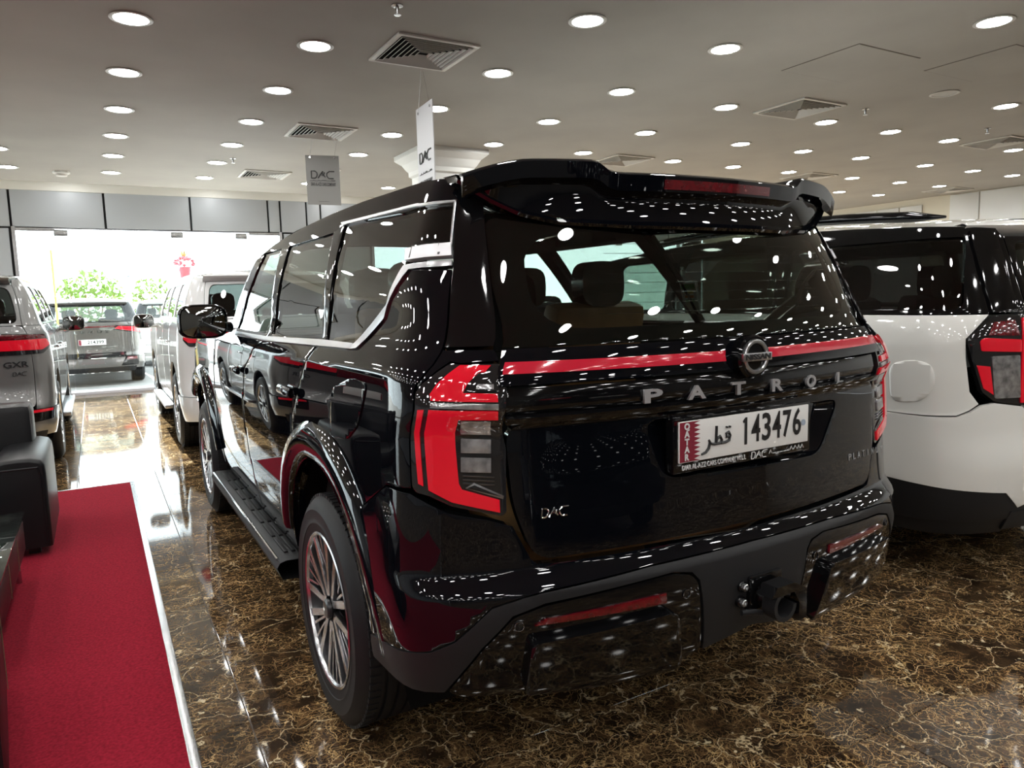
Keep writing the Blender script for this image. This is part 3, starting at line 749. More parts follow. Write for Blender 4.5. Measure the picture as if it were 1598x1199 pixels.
both('d_pillar', PK([(713, 318), (753, 303), (770, 540), (694, 542), (707, 420)]), 'gloss', depth=.03, res=.035)
both('lamp_shoulder', cv([(.926, 1.337), (.929, 1.302), (.955, 1.242), (.89, 1.31)])+PK([(718, 567), (778, 563), (770, 546), (695, 547)]), 'paint', depth=.03, res=.035)
both('pillar_liner', cv([(.745, 1.345), (.93, 1.345), (.93, 1.70), (.80, 1.72)]), 'dark', off=-.035, depth=.004, res=.06)
# bright trims
both('belt_trim', PK([(367, 517), (417, 526), (505, 531), (553, 537), (548, 546), (500, 541), (417, 533), (367, 523)]), 'satin', off=.006, depth=.02, res=.06)
both('quarter_trim', PK([(551, 540), (632, 415), (706, 407), (706, 416), (640, 421), (565, 538), (557, 545), (548, 546)]), 'satin', off=.006, depth=.02, res=.05)
both('window_top_trim', PK([(533, 348), (713, 313), (706, 384), (703, 384), (709, 317), (535, 352)]), 'satin', off=.004, depth=.015, res=.06)
nb = both('name_plate', PK([(637, 390), (705, 381), (706, 401), (636, 408)]), 'platesilver', off=.010, depth=.02, res=.05)
for sgn, mir in ((1, False), (-1, True)):
    a, b = PK([(638, 399)])[0], PK([(704, 391)])[0]
    pa, pb = B.pos(sgn*a[0], a[1]), B.pos(sgn*b[0], b[1]); c = (pa+pb)/2; e1 = (pb-pa)*sgn; L = np.linalg.norm(e1); e1 /= L
    n = B.normal(sgn*(a[0]+b[0])/2, a[1]); n = n-e1*(n@e1); n /= np.linalg.norm(n); e2 = np.cross(n, e1)
    text('plate_lettering', 'PATROL', c+n*.016, e1, e2, .05, 'darkchrome', nb[0 if sgn > 0 else 1], bold=.001, fit=L*.72, extrude=.002)
# --- roof, screen, bonnet, nose
rr = roof_loft(suv, B, ze, -.72, 1.86, crown_p, 'paint')
ws = MB()
rows = []
for k in range(11):
    x = 2*k/10-1; rows.append([(x*.72, 1.86-.10*x*x+.03, 1.735+.062*(1-abs(x)**2.4)), (x*.80, 2.12-.10*x*x, 1.56+.03*(1-x*x)), (x*.86, 2.42-.16*x*x, 1.30)])
ws.loft(rows).build('windscreen', 'tintlight', suv, 1)
rows = []
for k in range(15):
    y = 2.2+1.72*k/14; wz = float(np.interp(y, [2.2, 3.3, 3.7, 3.93], [1.27, 1.235, 1.17, 1.08])); ww = float(np.interp(y, [2.2, 3.3, 3.6, 3.8, 3.93], [.955, .945, .90, .80, .60]))
    rows.append([(ww*(2*j/12-1), y, wz+.04*(1-(2*j/12-1)**4)) for j in range(13)])
MB().loft(rows).build('bonnet', 'paint', suv, 1)
panel('front_bumper', NOSE, [(-1.1, .35), (1.1, .35), (1.1, 1.14), (-1.1, 1.14)], 'paint', suv, res=.08)
panel('grille', NOSE, rounded([(-.45, .62), (.45, .62), (.52, 1.05), (-.52, 1.05)], .05), 'gloss', suv, off=.008, res=.08)
for mir in (False, True): panel('headlamp', NOSE, rounded([(.56, .78), (.84, .80), (.86, 1.05), (.58, 1.05)], .03), 'clear', suv, off=.01, res=.08, mirror=mir)
# --- rear screen and tailgate
gl = cv([(.770, 1.341), (.80, 1.50), (.845, 1.70)])
panel('rear_window', B, [(-s, z) for s, z in gl]+[(s, z) for s, z in reversed(gl)], 'tint', suv, off=-.004, depth=.004, res=.05)
fr_o = [(-s+.002, z) for s, z in gl]+[(s-.002, z) for s, z in reversed(gl)]
fr_i = rounded(cv([(-.685, 1.385), (-.73, 1.645), (.73, 1.645), (.685, 1.385)]), .11, 6)
panel('window_border', B, fr_o, 'dark', suv, off=-.011, depth=.002, res=.05, holes=[fr_i])
for k in range(8):
    z = 1.42+.027*k; MB().tube([B.pos(s, z)-B.normal(s, z)*.008 for s in np.linspace(-.68, .68, 25)], .0006, 4).build('heater_wire', 'darkchrome', suv)
up = cv([(-.745, 1.245), (.745, 1.245), (.757, 1.29), (.769, 1.335), (-.769, 1.335), (-.757, 1.29)])
panel('tailgate_upper', B, up, 'paint', suv, res=.03, off=.004, depth=.03)
panel('tailgate_garnish', B, cv([(-.722, 1.168), (.722, 1.168), (.738, 1.240), (-.738, 1.240)]), 'gloss', suv, res=.03, off=-.010, depth=.02)
panel('garnish_ridge', B, cv([(-.722, 1.150), (.722, 1.150), (.726, 1.166), (-.726, 1.166)]), 'gloss', suv, res=.03, off=.010, depth=.03)
hole = rounded(PK([(1005, 656), (1035, 748), (1277, 709), (1308, 622)]), .05, 5)
hole = [(s, min(z, 1.135)) for s, z in hole]
gb = rounded(cv([(-.715, 1.145), (-.705, .93), (-.660, .792), (.660, .792), (.705, .93), (.715, 1.145)]), .05, 5)
def gate_dome(s, z): return .0
panel('tailgate_lower', B, gb, 'paint', suv, res=.03, holes=[hole], depth=.035)
cs = (sum(p[0] for p in hole)/len(hole), sum(p[1] for p in hole)/len(hole))
inner = [(cs[0]+(s-cs[0])*.84, cs[1]+(z-cs[1])*.84+.006) for s, z in hole]
rows = [[B.pos(s, z)-B.normal(s, z)*d for s, z in lp] for lp, d in ((hole, 0), (hole, .006), (inner, .034))]
MB().loft(rows, True).build('plate_recess_wall', 'paint', suv, 1.0)
panel('plate_recess', B, inner, 'paint', suv, off=-.034, depth=.002)
# light bar either side of the emblem
for mir in (False, True): panel('light_bar', B, cv([(.085, 1.273), (.742, 1.273), (.747, 1.302), (.085, 1.302)]), 'redbar', suv, off=.007, depth=.006, res=.05, mirror=mir)
# emblem
em = thing_child('emblem', suv)
n = B.normal(0, 1.283); ec = np.array([0, -1.004, 1.283]); n = np.array([0, -1.0, 0]); e1 = np.array([1.0, 0, 0]); e2 = np.array([0, 0, 1.0])
MB().lathe([(.060, -.03), (.062, .004), (.057, .010), (.0005, .010)], 40, ec, n, e1).build('backing_disc', 'gloss', em, .7)
MB().lathe([(.049, .010), (.049, .015), (.0465, .018), (.0405, .018), (.038, .015), (.038, .010)], 48, ec, n, e1).build('ring', 'satin', em, .6)
MB().box(ec+n*.016, (.114, .010, .023), bev=.002).build('name_bar', 'satin', em, .5)
text('emblem_lettering', 'NISSAN', ec+n*.022, e1, e2, .021, 'ink', em, bold=.0005, fit=.098, extrude=.0006)
# tailgate letters
for ch, q, wl_ in zip('PATROL', ((1020.5, 621.5), (1088.5, 616), (1153.5, 609.5), (1214, 604), (1266.5, 598), (1311.5, 592.5)), (.058, .062, .054, .050, .050, .040)):
    s, z = PK([q])[0]; p_ = B.pos(s, z); nn = B.normal(s, z); nn[2] = 0; nn /= np.linalg.norm(nn); ee = np.cross((0, 0, 1.0), nn)
    text('tailgate_letter', ch, p_+nn*(-.004)+np.array((0, 0, .004)), ee, (0, 0, 1), .050, 'letter', suv, bold=.0016, fit=wl_, extrude=.004)
# number plate
pl = thing_child('number_plate', suv)
po = np.array([0.0, -.985, 1.062]); po[0] = -.003
def tail_box(name, a, b, m, root, bev=.003, y=None): return MB().span(a, b, bev).build(name, m, root, .6)
tail_box('plate_holder', (po[0]-.278, po[1]-.002, po[2]-.086), (po[0]+.278, po[1]+.030, po[2]+.066), 'gloss', pl, .004)
tail_box('plate_sheet', (po[0]-.262, po[1]-.008, po[2]-.056), (po[0]+.262, po[1]-.002, po[2]+.058), 'plate', pl, .002)
f = po+np.array([0, -.0085, 0]); mz = [(-.26, -.054)]
zz = [(-.185 if k % 2 == 0 else -.208, .056-.110*k/18) for k in range(19)]
MB().prism([(-.26, -.054)]+[(a, b) for a, b in reversed(zz)]+[(-.26, .056)], f, e1, e2, .001).build('maroon_band', 'maroon', pl, None)
for k, ch in enumerate('QATAR'): text('band_letter', ch, f+np.array([-.235, -.001, .043-.0212*k]), e1, e2, .024, 'whiteink', pl, bold=.0012, extrude=.0004)
MB().prism([(-.0035, -.036), (.0065, -.036), (.0065, .043), (-.001, .043), (-.011, .033), (-.0075, .027), (-.0035, .030)], f+np.array([-.010, -.001, .003]), e1, e2, .001).build('digit', 'ink', pl, None)
for k, ch in enumerate('143476'):
    if k: text('digit', ch, f+np.array([-.012+.0442*k, -.001, .006]), e1, e2, .112, 'ink', pl, bold=.0018, extrude=.0004, fit=(.022 if ch == '1' else .036))
ar = MB()   # arabic word
def st(pts, r): ar.tube([f+np.array([a, -.001, b]) for a, b in pts], r, 6)
st([(-.182, -.040), (-.166, -.036), (-.155, -.026), (-.150, -.010), (-.154, -.002)], [.003, .004, .0045, .0045, .003])
st([(-.150, -.012), (-.135, -.016), (-.112, -.016), (-.104, -.008), (-.112, .004), (-.122, -.002), (-.128, -.014)], .0042)
st([(-.127, -.012), (-.125, .034)], .0042)
st([(-.108, -.016), (-.090, -.016), (-.076, -.012), (-.072, .002), (-.078, .012), (-.088, .008), (-.088, -.001), (-.076, .000)], .0042)
for dx in (-.086, -.074): st([(dx, .024), (dx+.001, .029)], .0042)
ar.build('arabic_lettering', 'ink', pl, .8)
MB().lathe([(.0095, .0), (.0095, .001), (.0005, .001)], 20, f+np.array([.238, -.0005, .005]), (0, -1, 0), (1, 0, 0)).build('seal', 'bluegrey', pl)
text('holder_lettering', 'DIAR AL-AZZ CARS COMPANY W.L.L', f+np.array([-.125, .005, -.0715]), e1, e2, .02, 'whiteink', pl, bold=.0, fit=.245, extrude=.002)
def dac(o, e1_, e2_, u, r, m, parent):
    lg = MB(); o = np.asarray(o, float)
    def stroke(pts): lg.tube([o+e1_*a*u+e2_*b*u for a, b in pts], r, 6)
    stroke([(-3.0, -.9), (-2.8, .9), (-1.9, .9), (-1.5, .5), (-1.5, 0), (-1.8, -.6), (-2.2, -.9), (-3.0, -.9)])
    stroke([(-1.4, -.9), (-.7, .1), (-.1, .9), (.35, .4), (0, -.3), (-.4, -.1), (-.1, .4), (.6, -.7)])
    stroke([(3.0, .95), (1.6, .9), (1.0, .4), (.95, -.3), (1.4, -.9), (2.6, -.9)])
    return lg.build('dealer_logo', m, parent, .8)
dac(f+np.array([.052, .003, -.0705]), e1, e2, .011, .0016, 'whiteink', pl)
ar = MB(); x = .245; rnd = random.Random(5)
while x > .10:
    l = rnd.uniform(.008, .016); h_ = rnd.choice((0, 0, .011)); ar.tube([f+np.array([x, .003, -.074]), f+np.array([x-l*.5, .003, -.074+h_]), f+np.array([x-l, .003, -.074])], .0013, 5); x -= l+.003
ar.build('arabic_holder_lettering', 'whiteink', pl, .8)
# badges on the gate
s_, z_ = PK([(866, 799)])[0]; nn = B.normal(s_, z_); ee = np.cross((0, 0, 1.0), nn); ee /= np.linalg.norm(ee)
dac(B.pos(s_, z_)+nn*.002, ee, np.cross(nn, ee), .0125, .0022, 'chrome', suv)
for k, ch in enumerate('PLATINUM'):
    t_ = k/7; s_, z_ = PK([(1325.5+49*t_, 714-13.5*t_)])[0]; nn = B.normal(s_, z_); ee = np.cross((0, 0, 1.0), nn); ee /= np.linalg.norm(ee)
    text('trim_level_letter', ch, B.pos(s_, z_)+nn*.002, ee, np.cross(nn, ee), .032, 'letter', suv, bold=.0, fit=(.004 if ch == 'I' else .017), extrude=.0006)
# --- tail lamps
def lampset(mir):
    L = thing_child('tail_lamp', suv); k = dict(mirror=mir)
    q = lambda pts: picks(B, pts)
    panel('housing', B, rounded(cv([(.960, 1.232), (.888, 1.306)])+q([(718, 569), (779, 567), (791, 600), (790, 700), (791, 800), (784, 806), (705, 791), (668, 774), (648, 769)])+cv([(.962, .99)]), .006, 2), 'smoke', L, off=-.002, depth=.03, res=.03, **k)
    panel('upper_red_lens', B, q([(671, 616), (718, 571), (766, 571), (757, 581), (747, 582), (722, 614), (776, 615), (777, 628), (672, 626)]), 'red', L, off=.004, depth=.006, res=.02, **k)
    panel('clear_strip', B, q([(672, 629), (778, 631), (778, 640), (671, 637)]), 'clear', L, off=.002, depth=.004, res=.03, **k)
    rp = [(669, 640), (777, 642), (777, 655), (715, 655), (716, 755), (721, 764), (779, 780), (780, 800), (705, 784), (669, 765)]
    panel('red_lens', B, q(rp), 'red', L, off=.004, depth=.006, res=.02, **k)
    panel('side_red_lens', B, q([(652, 640), (661, 640), (661, 759), (653, 755)]), 'red', L, off=.003, depth=.005, res=.03, **k)
    for y0, y1 in ((657, 678), (685, 707), (714, 737)):
        panel('reversing_lamp', B, q([(719, y0), (766, y0+1), (766, y1+1), (719, y1)]), 'clear', L, off=.002, depth=.004, res=.02, **k)
    for y0 in (742, 748, 754):
        panel('lamp_fin', B, q([(722, y0), (772, y0+2), (772, y0+4), (722, y0+2)]), 'darkchrome', L, off=.002, depth=.003, res=.03, **k)
    panel('arrow_trim', B, q([(726, 762), (740, 754), (786, 774), (785, 779)]), 'satin', L, off=.003, depth=.003, res=.03, **k)
    panel('arrow_inset', B, q([(729, 762), (740, 757), (782, 775)]), 'smoke', L, off=.0045, depth=.002, res=.03, **k)
    panel('upper_clear_lens', B, q([(728, 612), (747, 589), (778, 586), (778, 612)]), 'smoke', L, off=.003, depth=.003, res=.03, **k)
    panel('upper_lamp_element', B, q([(745, 600), (770, 600), (770, 608), (742, 608)]), 'clear', L, off=.0045, depth=.002, res=.03, **k)
lampset(False); lampset(True)
# --- rear bumper
QB = lambda pts: picks(BB, pts)
tp = QB([(540, 815), (603, 759), (640, 771), (700, 802), (760, 812), (800, 822)])
top = tp+cv([(.66, .796), (.645, .782), (.60, .779), (0, .779)], BB0, BB)
lo = QB([(849, 923), (820, 931), (768, 948), (710, 1001), (671, 1017), (579, 988)])
zc = BB.pick((1120, 856))[1]
lowc = [(0, zc), (.35, zc-.004)]+lo
half = top[::-1]  # centre -> side
loopL = [(0, .779)]+[p for p in half if p[0] > 0]+[p for p in arch(BB, 0, .40, RA+.005, PI-.80, PI-.35, 8)]+[p for p in reversed(lowc)]
full = loopL+[(-s, z) for s, z in reversed(loopL) if s > 1e-6]
panel('rear_bumper', BB, full, 'paint', suv, res=.035, depth=.04)
# matte lower band sweeping round to the wheel arch, centre panel, gloss corner inserts
mt = [(0, zc-.004)]+[(s, z-.004) for s, z in lowc[1:]]
mb_ = QB([(584, 1024), (618, 1058), (694, 1080), (752, 1012), (800, 962), (850, 942), (1050, 893), (1080, 893), (1092, 905), (1096, 1012)])
mc = [BB.pick((1130, 988))]
bottom = [mb_[0], mb_[1], mb_[2]]+mb_[3:]+[(0.0, mc[0][1])]
loopM = mt+bottom
fullM = loopM+[(-s, z) for s, z in reversed(loopM) if s > 1e-6]
panel('bumper_lower_cladding', BB, fullM, 'matte', suv, res=.04, depth=.05, off=.002)
ins = QB([(1048, 896), (1078, 897), (1089, 908), (1092, 1013), (1052, 1036), (900, 1066), (720, 1088), (699, 1080), (754, 1015), (802, 965), (852, 946)])
for mir in (False, True):
    gi = panel('bumper_insert', BB, rounded(ins, .012, 3), 'gloss', suv, res=.035, depth=.05, off=.000, mirror=mir)
    lw = QB([(826, 998), (1046, 949), (1052, 962), (1052, 1032), (905, 1062), (815, 1073)])
    def dm(s, z, z0=.60): return .022*min(1, max(0, (.635-z)/.03))
    panel('bumper_bulge', BB, rounded(lw, .015, 3), 'gloss', gi, res=.02, depth=.04, off=.028, mirror=mir, edge=1.0)
    panel('reflector', BB, QB([(834, 976), (850, 966), (1038, 925), (1039, 940)]), 'reddark', gi, res=.05, depth=.01, off=.006, mirror=mir)
    for q in ((810, 978), (1071, 927)):
        s_, z_ = BB.pick(q); s_ = -s_ if mir else s_; n_ = BB.normal(s_, z_); e_ = np.cross((0, 0, 1.), n_); e_ /= np.linalg.norm(e_)
        MB().lathe([(.0125, .0), (.0125, .0025), (.010, .003), (.0095, .001), (.0005, .001)], 24, BB.pos(s_, z_), n_, e_).build('parking_sensor', 'darkchrome' if False else 'gloss', gi, .5)
        MB().lathe([(.0125, .002), (.0128, .0035), (.0112, .0035), (.0110, .002)], 24, BB.pos(s_, z_), n_, e_).build('sensor_ring', 'darkchrome', gi, .5)
MB().span((-.66, -.66, .40), (.66, 3.6, .46)).build('underbody', 'dark', suv)
# tow hitch mount
th = thing_child('tow_mount', suv); hy = -1.035; hx, hz = .03, .595
MB().span((hx-.075, hy-.012, hz-.05), (hx+.06, hy+.03, hz+.06), bev=.008).build('mount_plate', 'gloss', th, .6)
for q in ((1162, 917), (1160, 941)):
    o_ = np.array(on_y(q, hy-.012))
    MB().lathe([(.017, .03), (.017, .006), (.015, .002)], 16, o_, (0, 1, 0), (1, 0, 0), True).build('bolt_boss', 'gloss', th, .5)
    MB().lathe([(.011, .004), (.011, -.006), (.009, -.008), (.005, -.008), (.005, -.004)], 6, o_, (0, 1, 0), (1, 0, 0), True).build('bolt', 'satin', th, .4)
rc = np.array(on_y((1206, 938), hy-.035))
cl_ = []
for k in range(25):
    a = math.radians(-60+300*k/24); cl_.append((math.cos(a+PI/2+.5)*.046, math.sin(a+PI/2+.5)*.046))
ri = [(x*.72, y*.72) for x, y in reversed(cl_)]
MB().prism(cl_+ri, rc, (1, 0, 0), (0, 0, 1), -.045).build('clamp_ring', 'matte', th, .6)
MB().lathe([(.031, -.002), (.031, .045)], 24, rc, (0, 1, 0), (1, 0, 0)).build('sleeve', 'darkchrome', th, .6)
MB().prism([(-.065, .035), (-.04, .062), (.03, .064), (.083, .036), (.083, -.052), (.05, -.056), (.052, .0), (.03, .036), (-.03, .034)], rc+np.array((.004, .008, .0)), (1, 0, 0), (0, 0, 1), -.055).build('clamp_jaw', 'gloss', th, .5)
MB().tube([rc+np.array((-.105, .02, -.018)), rc+np.array((-.07, .01, -.02)), rc+np.array((-.035, .008, -.03))], .009, 8).build('arm', 'matte', th, .8)
# --- roof spoiler
def spo(x):
    k = abs(x)/.747; fin = .032*(1/(1+math.exp(-(abs(x)-.385)/.010)))*(1-max(0, (abs(x)-.56)/.19)**2)
    yt = -.890+.185*k*k; zt_ = 1.797+fin-.02*max(0, k-.8)*2
    zl = float(np.interp(abs(x), [0, .3, .5, .6, .665, .72, .747], [1.645, 1.647, 1.657, 1.682, 1.715, 1.752, 1.772]))
    yl = -.878+.205*k*k; yroof = -.60+.02*k
    zr = ze(-.60)+crown_p(-.60)*(1-min(1, abs(x)/.70)**2.4)-.002*k
    rec = .040*(1-max(0, (k-.75)/.25)**2 if k > .75 else 1)
    return [(x, yroof, zr+.001), (x, yroof-.08, zr*.55+zt_*.45), (x, yt+.05, zt_+.001), (x, yt+.012, zt_), (x, yt, zt_-.008), (x, yt+.006, zt_-.050),
            (x, yt+rec+.01, zt_-.062), (x, yt+rec+.012, (zt_+zl)/2), (x, yl+.01+rec*.4, zl+.022), (x, yl, zl+.008), (x, yl+.006, zl), (x, yl+.06, zl+.006), (x, min(yl+.14, -.60), zl+.02)]
xs = sorted(set([round(v, 4) for v in np.linspace(-.747, .747, 61)]+[s*v for s in (-1, 1) for v in (.35, .37, .38, .39, .40, .42)]))
MB().loft([spo(x) for x in xs]).build('roof_spoiler', 'paint', suv, .75)
for s in (-1, 1):
    e_ = spo(s*.747); MB().add(e_, [tuple(range(len(e_)))]).build('spoiler_end_cap', 'gloss', suv)
bl = [[(x, spo(x)[4][1]-.001, spo(x)[4][2]-.010), (x, spo(x)[4][1]-.0005+.003, spo(x)[4][2]-.036)] for x in np.linspace(-.21, .21, 15)]
MB().loft(bl).build('high_brake_lamp', 'reddark', suv, 1)
# seam between roof and spoiler, flanks of the spoiler running down to the pillars
both('spoiler_flank', PK([(715, 312), (742, 270), (760, 270), (775, 318), (757, 322), (753, 303)]), 'paint', off=.003, depth=.03, res=.03) if False else None
# --- running boards, mirrors, handles, filler flap
for sd in (-1, 1):
    rb = thing_child('running_board', suv)
    xo, xi = 1.035, .86
    MB().loft([[(sd*x, y, z) for x, z in ((xi, .40), (xo-.035, .405), (xo-.012, .398), (xo, .375), (xo-.02, .325), (xi, .315), (xi, .40))] for y in (.56, .62, 2.42, 2.50)], False).build('board', 'matte', rb, .5)
    for k in range(7):
        y = .66+.25*k
        for j in range(3): MB().span((sd*(.90+.033*j), y, .402), (sd*(.918+.033*j), y+.22, .412), bev=.003).build('tread_rib', 'rubber', rb, .5)
    MB().tube([(sd*(xo-.012), .60, .402), (sd*(xo-.012), 2.46, .402)], .007, 8).build('edge_trim', 'chrome', rb)
    sl = [SY(.50, .462), SY(2.37, .462), SY(2.37, .33), SY(.52, .33)]
    panel('sill', B, sl, 'gloss', suv, mirror=sd > 0, off=-.01, depth=.03, res=.08)
    mr = thing_child('door_mirror', suv)
    c = on_x((317, 502), -1.10); c = np.array([sd*1.10, c[1], c[2]])
    w_, h_ = .125, .092
    prof = [(math.copysign(abs(math.cos(a))**.55, math.cos(a))*w_, math.copysign(abs(math.sin(a))**.55, math.sin(a))*h_) for a in np.linspace(0, 2*PI, 32, False)]
    rows = [[(c[0]+a*k, c[1]+d, c[2]+b*k-.01*d) for a, b in prof] for d, k in ((-.012, .93), (0, 1.0), (.05, 1.0), (.10, .82), (.135, .45), (.14, .1))]
    MB().loft(rows, True).build('mirror_housing', 'gloss', mr, 1)
    mg = [[(c[0]+a*k, c[1]-.008-.009*(1-k*k), c[2]+b*k) for a, b in prof] for k in (.88, .7, .5, .3, .15, .02)]
    MB().loft(mg, True).build('mirror_glass', 'mirror', mr, 1)
    MB().tube([(sd*.95, c[1]+.10, 1.345), (sd*1.02, c[1]+.06, 1.345)], [.03, .028], 10).build('mirror_arm', 'gloss', mr)
    for y in (1.52, .38):
        p_ = B.pos(-sd*SY(y, 1.135)[0], 1.135)
        MB().loft([[(p_[0]+sd*o_, y+d, 1.135+.0+.022*math.sin(a)*k+.0) if False else (p_[0]+sd*(.02+o_*math.cos(a)*.014), y+d, 1.135+.018*math.sin(a)) for a in np.linspace(0, 2*PI, 10, False)] for d, k, o_ in ((-.11, .2, -.8), (-.09, 1, 1), (.09, 1, 1), (.11, .2, -.8))], True).build('door_handle', 'gloss', suv, 1)
    wheel_housing(suv, B, 0, .40, .55, sd); wheel_housing(suv, B, 3.075, .40, .55, sd)
    for y in (0, 3.075): make_wheel(suv, (sd*.985, y, .40), sd)
fl = rounded(PK([(519, 606), (549, 590), (573, 599), (560, 664), (543, 686), (517, 681)]), .03, 4)
panel('filler_flap', B, fl, 'paint', suv, off=.0035, depth=.006, res=.03, edge=.9)
# --- cabin
ca = thing_child('cabin', suv)
MB().span((-.80, -.75, .60), (.80, 2.1, .66)).build('cabin_floor', 'interior', ca)
for sd in (-1, 1): MB().span((sd*.80, -.70, .6), (sd*.84, 2.1, 1.27)).build('door_card', 'interior', ca)
MB().loft([[(x, y, ze(y)+.045-.05*(abs(x)/.62)**3) for x in np.linspace(-.66, .66, 9)] for y in (-.62, 0, .6, 1.2, 1.75)]).build('headliner', 'interior', ca, 1)
MB().span((-.80, 1.75, .7), (.80, 2.25, 1.24), bev=.06).build('dashboard', 'interior', ca)
MB().loft([[(-.80, -.60, 1.30), (.80, -.60, 1.30)], [(-.80, .1, 1.27), (.80, .1, 1.27)]]).build('load_cover', 'interior', ca) if False else None
for x in (-.42, .42): seat(suv, (x, 1.25, .72), 'interior')
for x in (-.45, .45): seat(suv, (x, .62, .72), 'tan', w=.52)
seat(suv, (0, .62, .66), 'interior', w=.34)
MB().span((-.6, -.75, .66), (.6, -.1, .80), bev=.03).build('folded_rear_seat', 'tan', ca, .8)
# window sticker on the far side rear window
SK = thing_child('window_sticker', suv)
def stick(y0, z0, y1, z1, m, off):
    lp = [SY(y0, z0), SY(y1, z0), SY(y1, z1), SY(y0, z1)]; panel('sticker_field', B, lp, m, SK, mirror=True, off=off, depth=.0005, res=.1)
stick(.10, 1.375, .20, 1.52, 'paper', -.014); stick(.105, 1.49, .195, 1.515, 'green', -.0155); stick(.12, 1.468, .18, 1.480, 'yellow', -.0155); stick(.12, 1.448, .18, 1.460, 'orange', -.0155); stick(.12, 1.428, .18, 1.440, 'green', -.0155)
# =================== the other cars ===================
def front_end(root, B, paint, sc=1.0, wb=2.85):
    o = B.off; d = wb-3.075
    rows = []
    for k in range(11):
        x = 2*k/10-1; rows.append([o+np.array(p) for p in ((x*.72, 1.80-.08*x*x, 1.735+.06*(1-abs(x)**2.4)), (x*.80, 2.08-.10*x*x, 1.54+.03*(1-x*x)), (x*.86, 2.34-.16*x*x, 1.30))])
    MB().loft(rows).build('windscreen', 'tintlight', root, 1)
    rows = []
    for k in range(13):
        y = 2.15+(1.77+d)*k/12; t = k/12
        wz = float(np.interp(t, [0, .6, .88, 1], [1.27, 1.235, 1.17, 1.06])); ww = float(np.interp(t, [0, .6, .8, .92, 1], [.955, .945, .90, .80, .60]))
        rows.append([o+np.array((ww*(2*j/12-1), y, wz+.05*(1-(2*j/12-1)**4))) for j in range(13)])
    MB().loft(rows).build('bonnet', paint, root, 1)
    nb_ = Body(Curve([(.25, .85), (.45, .93), (.8, .955), (1.0, .945), (1.16, .90)]), Curve([(.25, -3.86-d), (.5, -3.95-d), (.8, -3.97-d), (1.0, -3.93-d), (1.16, -3.80-d)]), YC=-3.4-d, bow=.14, flip=-1, off=o)
    panel('front_bumper', nb_, [(-1.1, .35), (1.1, .35), (1.1, 1.14), (-1.1, 1.14)], paint, root, res=.12)
    panel('grille', nb_, rounded([(-.45, .6), (.45, .6), (.52, 1.02), (-.52, 1.02)], .05), 'gloss', root, off=.01, res=.12)
    for mir in (False, True): panel('headlamp', nb_, rounded([(.56, .80), (.86, .82), (.88, 1.02), (.58, 1.02)], .03), 'clear', root, off=.012, res=.12, mirror=mir)
LW = Curve([(.25, .88), (.36, .93), (.5, .955), (.72, .965), (.95, .968), (1.12, .96), (1.262, .945)], [(1.262, .945), (1.30, .925), (1.345, .905), (1.5, .865), (1.62, .825), (1.70, .79), (1.78, .74), (1.84, .70)])
LR = Curve([(.25, -.94), (.45, -1.02), (.6, -1.03), (.70, -.99), (.8, -.965), (1.0, -.97), (1.13, -.98), (1.25, -.985), (1.337, -.965), (1.5, -.90), (1.65, -.84), (1.75, -.80), (1.85, -.74)])
def lze(y): return float(np.interp(y, [-.9, -.75, -.5, -.2, .2, .6, 1.2, 1.6, 1.85], [1.72, 1.745, 1.765, 1.785, 1.80, 1.80, 1.785, 1.762, 1.735]))
